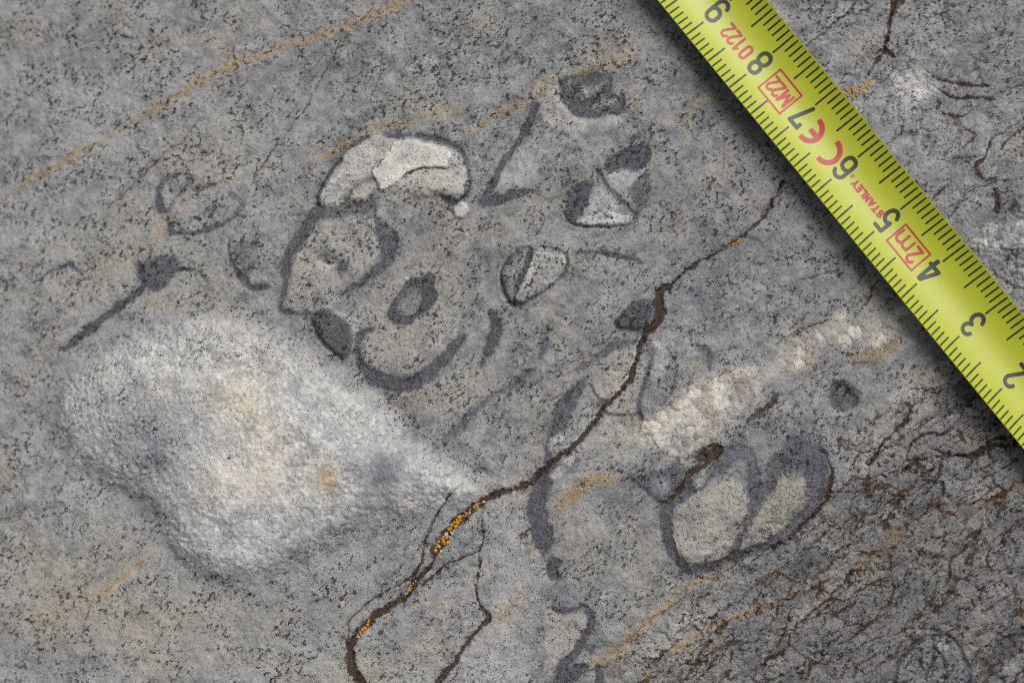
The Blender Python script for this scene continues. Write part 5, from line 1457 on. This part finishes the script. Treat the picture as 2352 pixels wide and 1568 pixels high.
# glyphs: strokes in a unit box (x 0..w, y 0..1)
def arc(cx, cy, rx, ry, a0, a1, n=12):
    return [(cx + rx * math.cos(math.radians(a0 + (a1 - a0) * k / n)), cy + ry * math.sin(math.radians(a0 + (a1 - a0) * k / n))) for k in range(n + 1)]
def stadium(cx, cy, rx, ry, n=7):
    """rounded narrow ring"""
    r = rx
    p = arc(cx, cy + ry - r, r, r, 0, 180, n) + arc(cx, cy - ry + r, r, r, 180, 360, n)
    return p + [p[0]]
GL = {
    '0': ([stadium(.21, .5, .21, .5)], .42),
    '1': ([[(.02, .80), (.20, 1.0), (.20, 0)]], .26),
    '2': ([arc(.21, .78, .21, .22, 170, -20, 10) + [(.34, .58), (.02, .0), (.43, .0)]], .43),
    '3': ([arc(.20, .77, .20, .23, 165, -60, 9) + [(.22, .53)] + arc(.20, .26, .22, .27, 75, -165, 10)], .42),
    '4': ([[(.34, 0), (.34, .34)], [(.47, .26), (.0, .26), (.28, 1.0), (.36, 1.0), (.36, .45), (.36, .0)]], .47),
    '5': ([[(.40, 1.0), (.06, 1.0), (.04, .52)] + arc(.20, .30, .21, .30, 120, -160, 12)], .42),
    '6': ([arc(.21, .78, .21, .22, 15, 180, 8) + [(0, .25)], stadium(.21, .29, .21, .29)], .42),
    '7': ([[(.0, .82), (.0, 1.0), (.42, 1.0), (.14, .0)]], .42),
    '8': ([stadium(.21, .26, .21, .26), stadium(.21, .76, .19, .24)], .42),
    '9': ([stadium(.21, .71, .21, .29), arc(.21, .22, .21, .22, 195, 360, 8) + [(.42, .75)]], .42),
    'M': ([[(.0, .0), (.0, 1.0), (.33, .12), (.66, 1.0), (.66, .0)]], .66),
    'm': ([[(.0, .0), (.0, 1.0)], [(.0, .70)] + arc(.30, .66, .30, .34, 170, 0, 8) + [(.60, .0)], [(.60, .66)] + arc(.90, .66, .30, .34, 170, 0, 8) + [(1.20, .0)]], 1.2),
    'S': ([arc(.30, .75, .30, .25, 25, 270, 9) + arc(.30, .25, .32, .25, 90, -155, 9)], .62),
    'T': ([[(.0, 1.0), (.62, 1.0)], [(.31, 1.0), (.31, .0)]], .62),
    'A': ([[(.0, .0), (.33, 1.0), (.66, .0)], [(.14, .28), (.52, .28)]], .66),
    'N': ([[(.0, .0), (.0, 1.0), (.56, .0), (.56, 1.0)]], .56),
    'L': ([[(.0, 1.0), (.0, .0), (.48, .0)]], .48),
    'E': ([[(.50, 1.0), (.0, 1.0), (.0, .0), (.50, .0)], [(.0, .5), (.44, .5)]], .50),
    'Y': ([[(.0, 1.0), (.31, .48), (.62, 1.0)], [(.31, .48), (.31, .0)]], .62),
    'R': ([[(.0, .0), (.0, 1.0), (.35, 1.0), (.42, .75), (.35, .5), (.0, .5)], [(.2, .5), (.45, .0)]], .45),
}
def glyph(ch, a_mid, b0, h, w, mat, name, parent=None, sx=1.0):
    """b0: base line (mm from the far edge), h: height towards the near edge"""
    segs, gw = GL[ch]
    hh = h - w
    S = [[(a_mid + (x - gw / 2) * hh * sx, b0 + w / 2 + y * hh) for x, y in s] for s in segs]
    return ribbon(S, w, mat, name, parent)

for n in range(1, 10):
    glyph(str(n), n * 10.0, 4.25, 4.35, .62, M_ink, 'numeral', sx=1.06)
glyph('1', 99.0, 4.30, 4.25, .47, M_ink, 'numeral'); glyph('0', 101.0, 4.30, 4.25, .47, M_ink, 'numeral', sx=.86)

for ch, a in zip('0122', (82.55, 84.05, 85.35, 86.75)):
    glyph(ch, a, 5.70, 2.66, .42, M_red, 'printed_digit', sx=1.0)

def frame(a0, a1, b0, b1, w, name):
    return ribbon([[(a0, b0), (a1, b0), (a1, b1), (a0, b1), (a0, b0)]], w, M_red, name)
fr = frame(72.35, 77.35, 4.62, 9.00, .30, 'box_frame')
for ch, a, sx in (('M', 73.55, .92), ('2', 75.15, 1.0), ('2', 76.42, 1.0)):
    glyph(ch, a, 5.50, 2.65, .42, M_red, 'printed_letter', sx=sx)
fr = frame(42.0, 47.75, 4.72, 8.52, .30, 'box_frame')
glyph('2', 43.45, 5.20, 3.05, .44, M_red, 'printed_digit', sx=1.05)
glyph('m', 46.05, 5.24, 2.2, .42, M_red, 'printed_letter', sx=1.20)
# conformity mark
ribbon([[(63.62 + x, 6.8 + y) for x, y in arc(0, 0, 1.86, 1.86, 85, 275, 20)]], .80, M_red, 'conformity_mark', cap=False)
ribbon([[(67.80 + x, 6.8 + y) for x, y in arc(0, 0, 1.86, 1.86, 85, 275, 20)], [(66.1, 6.8), (67.72, 6.8)]], .80, M_red, 'conformity_mark', cap=False)
# maker's name
cur = 50.95
for ch in 'STANLEY':
    segs, gw = GL[ch]
    wd = gw * (1.22 - .30) * 1.02
    glyph(ch, cur + wd / 2 + .15, 6.04, 1.34, .34, M_red, 'printed_letter', sx=1.02)
    cur += wd + .43
ribbon([arc(58.35, 6.36, .31, .31, 0, 360, 16)], .085, M_red, 'registered_mark', cap=False)
glyph('R', 58.35, 6.17, .38, .085, M_red, 'registered_mark')
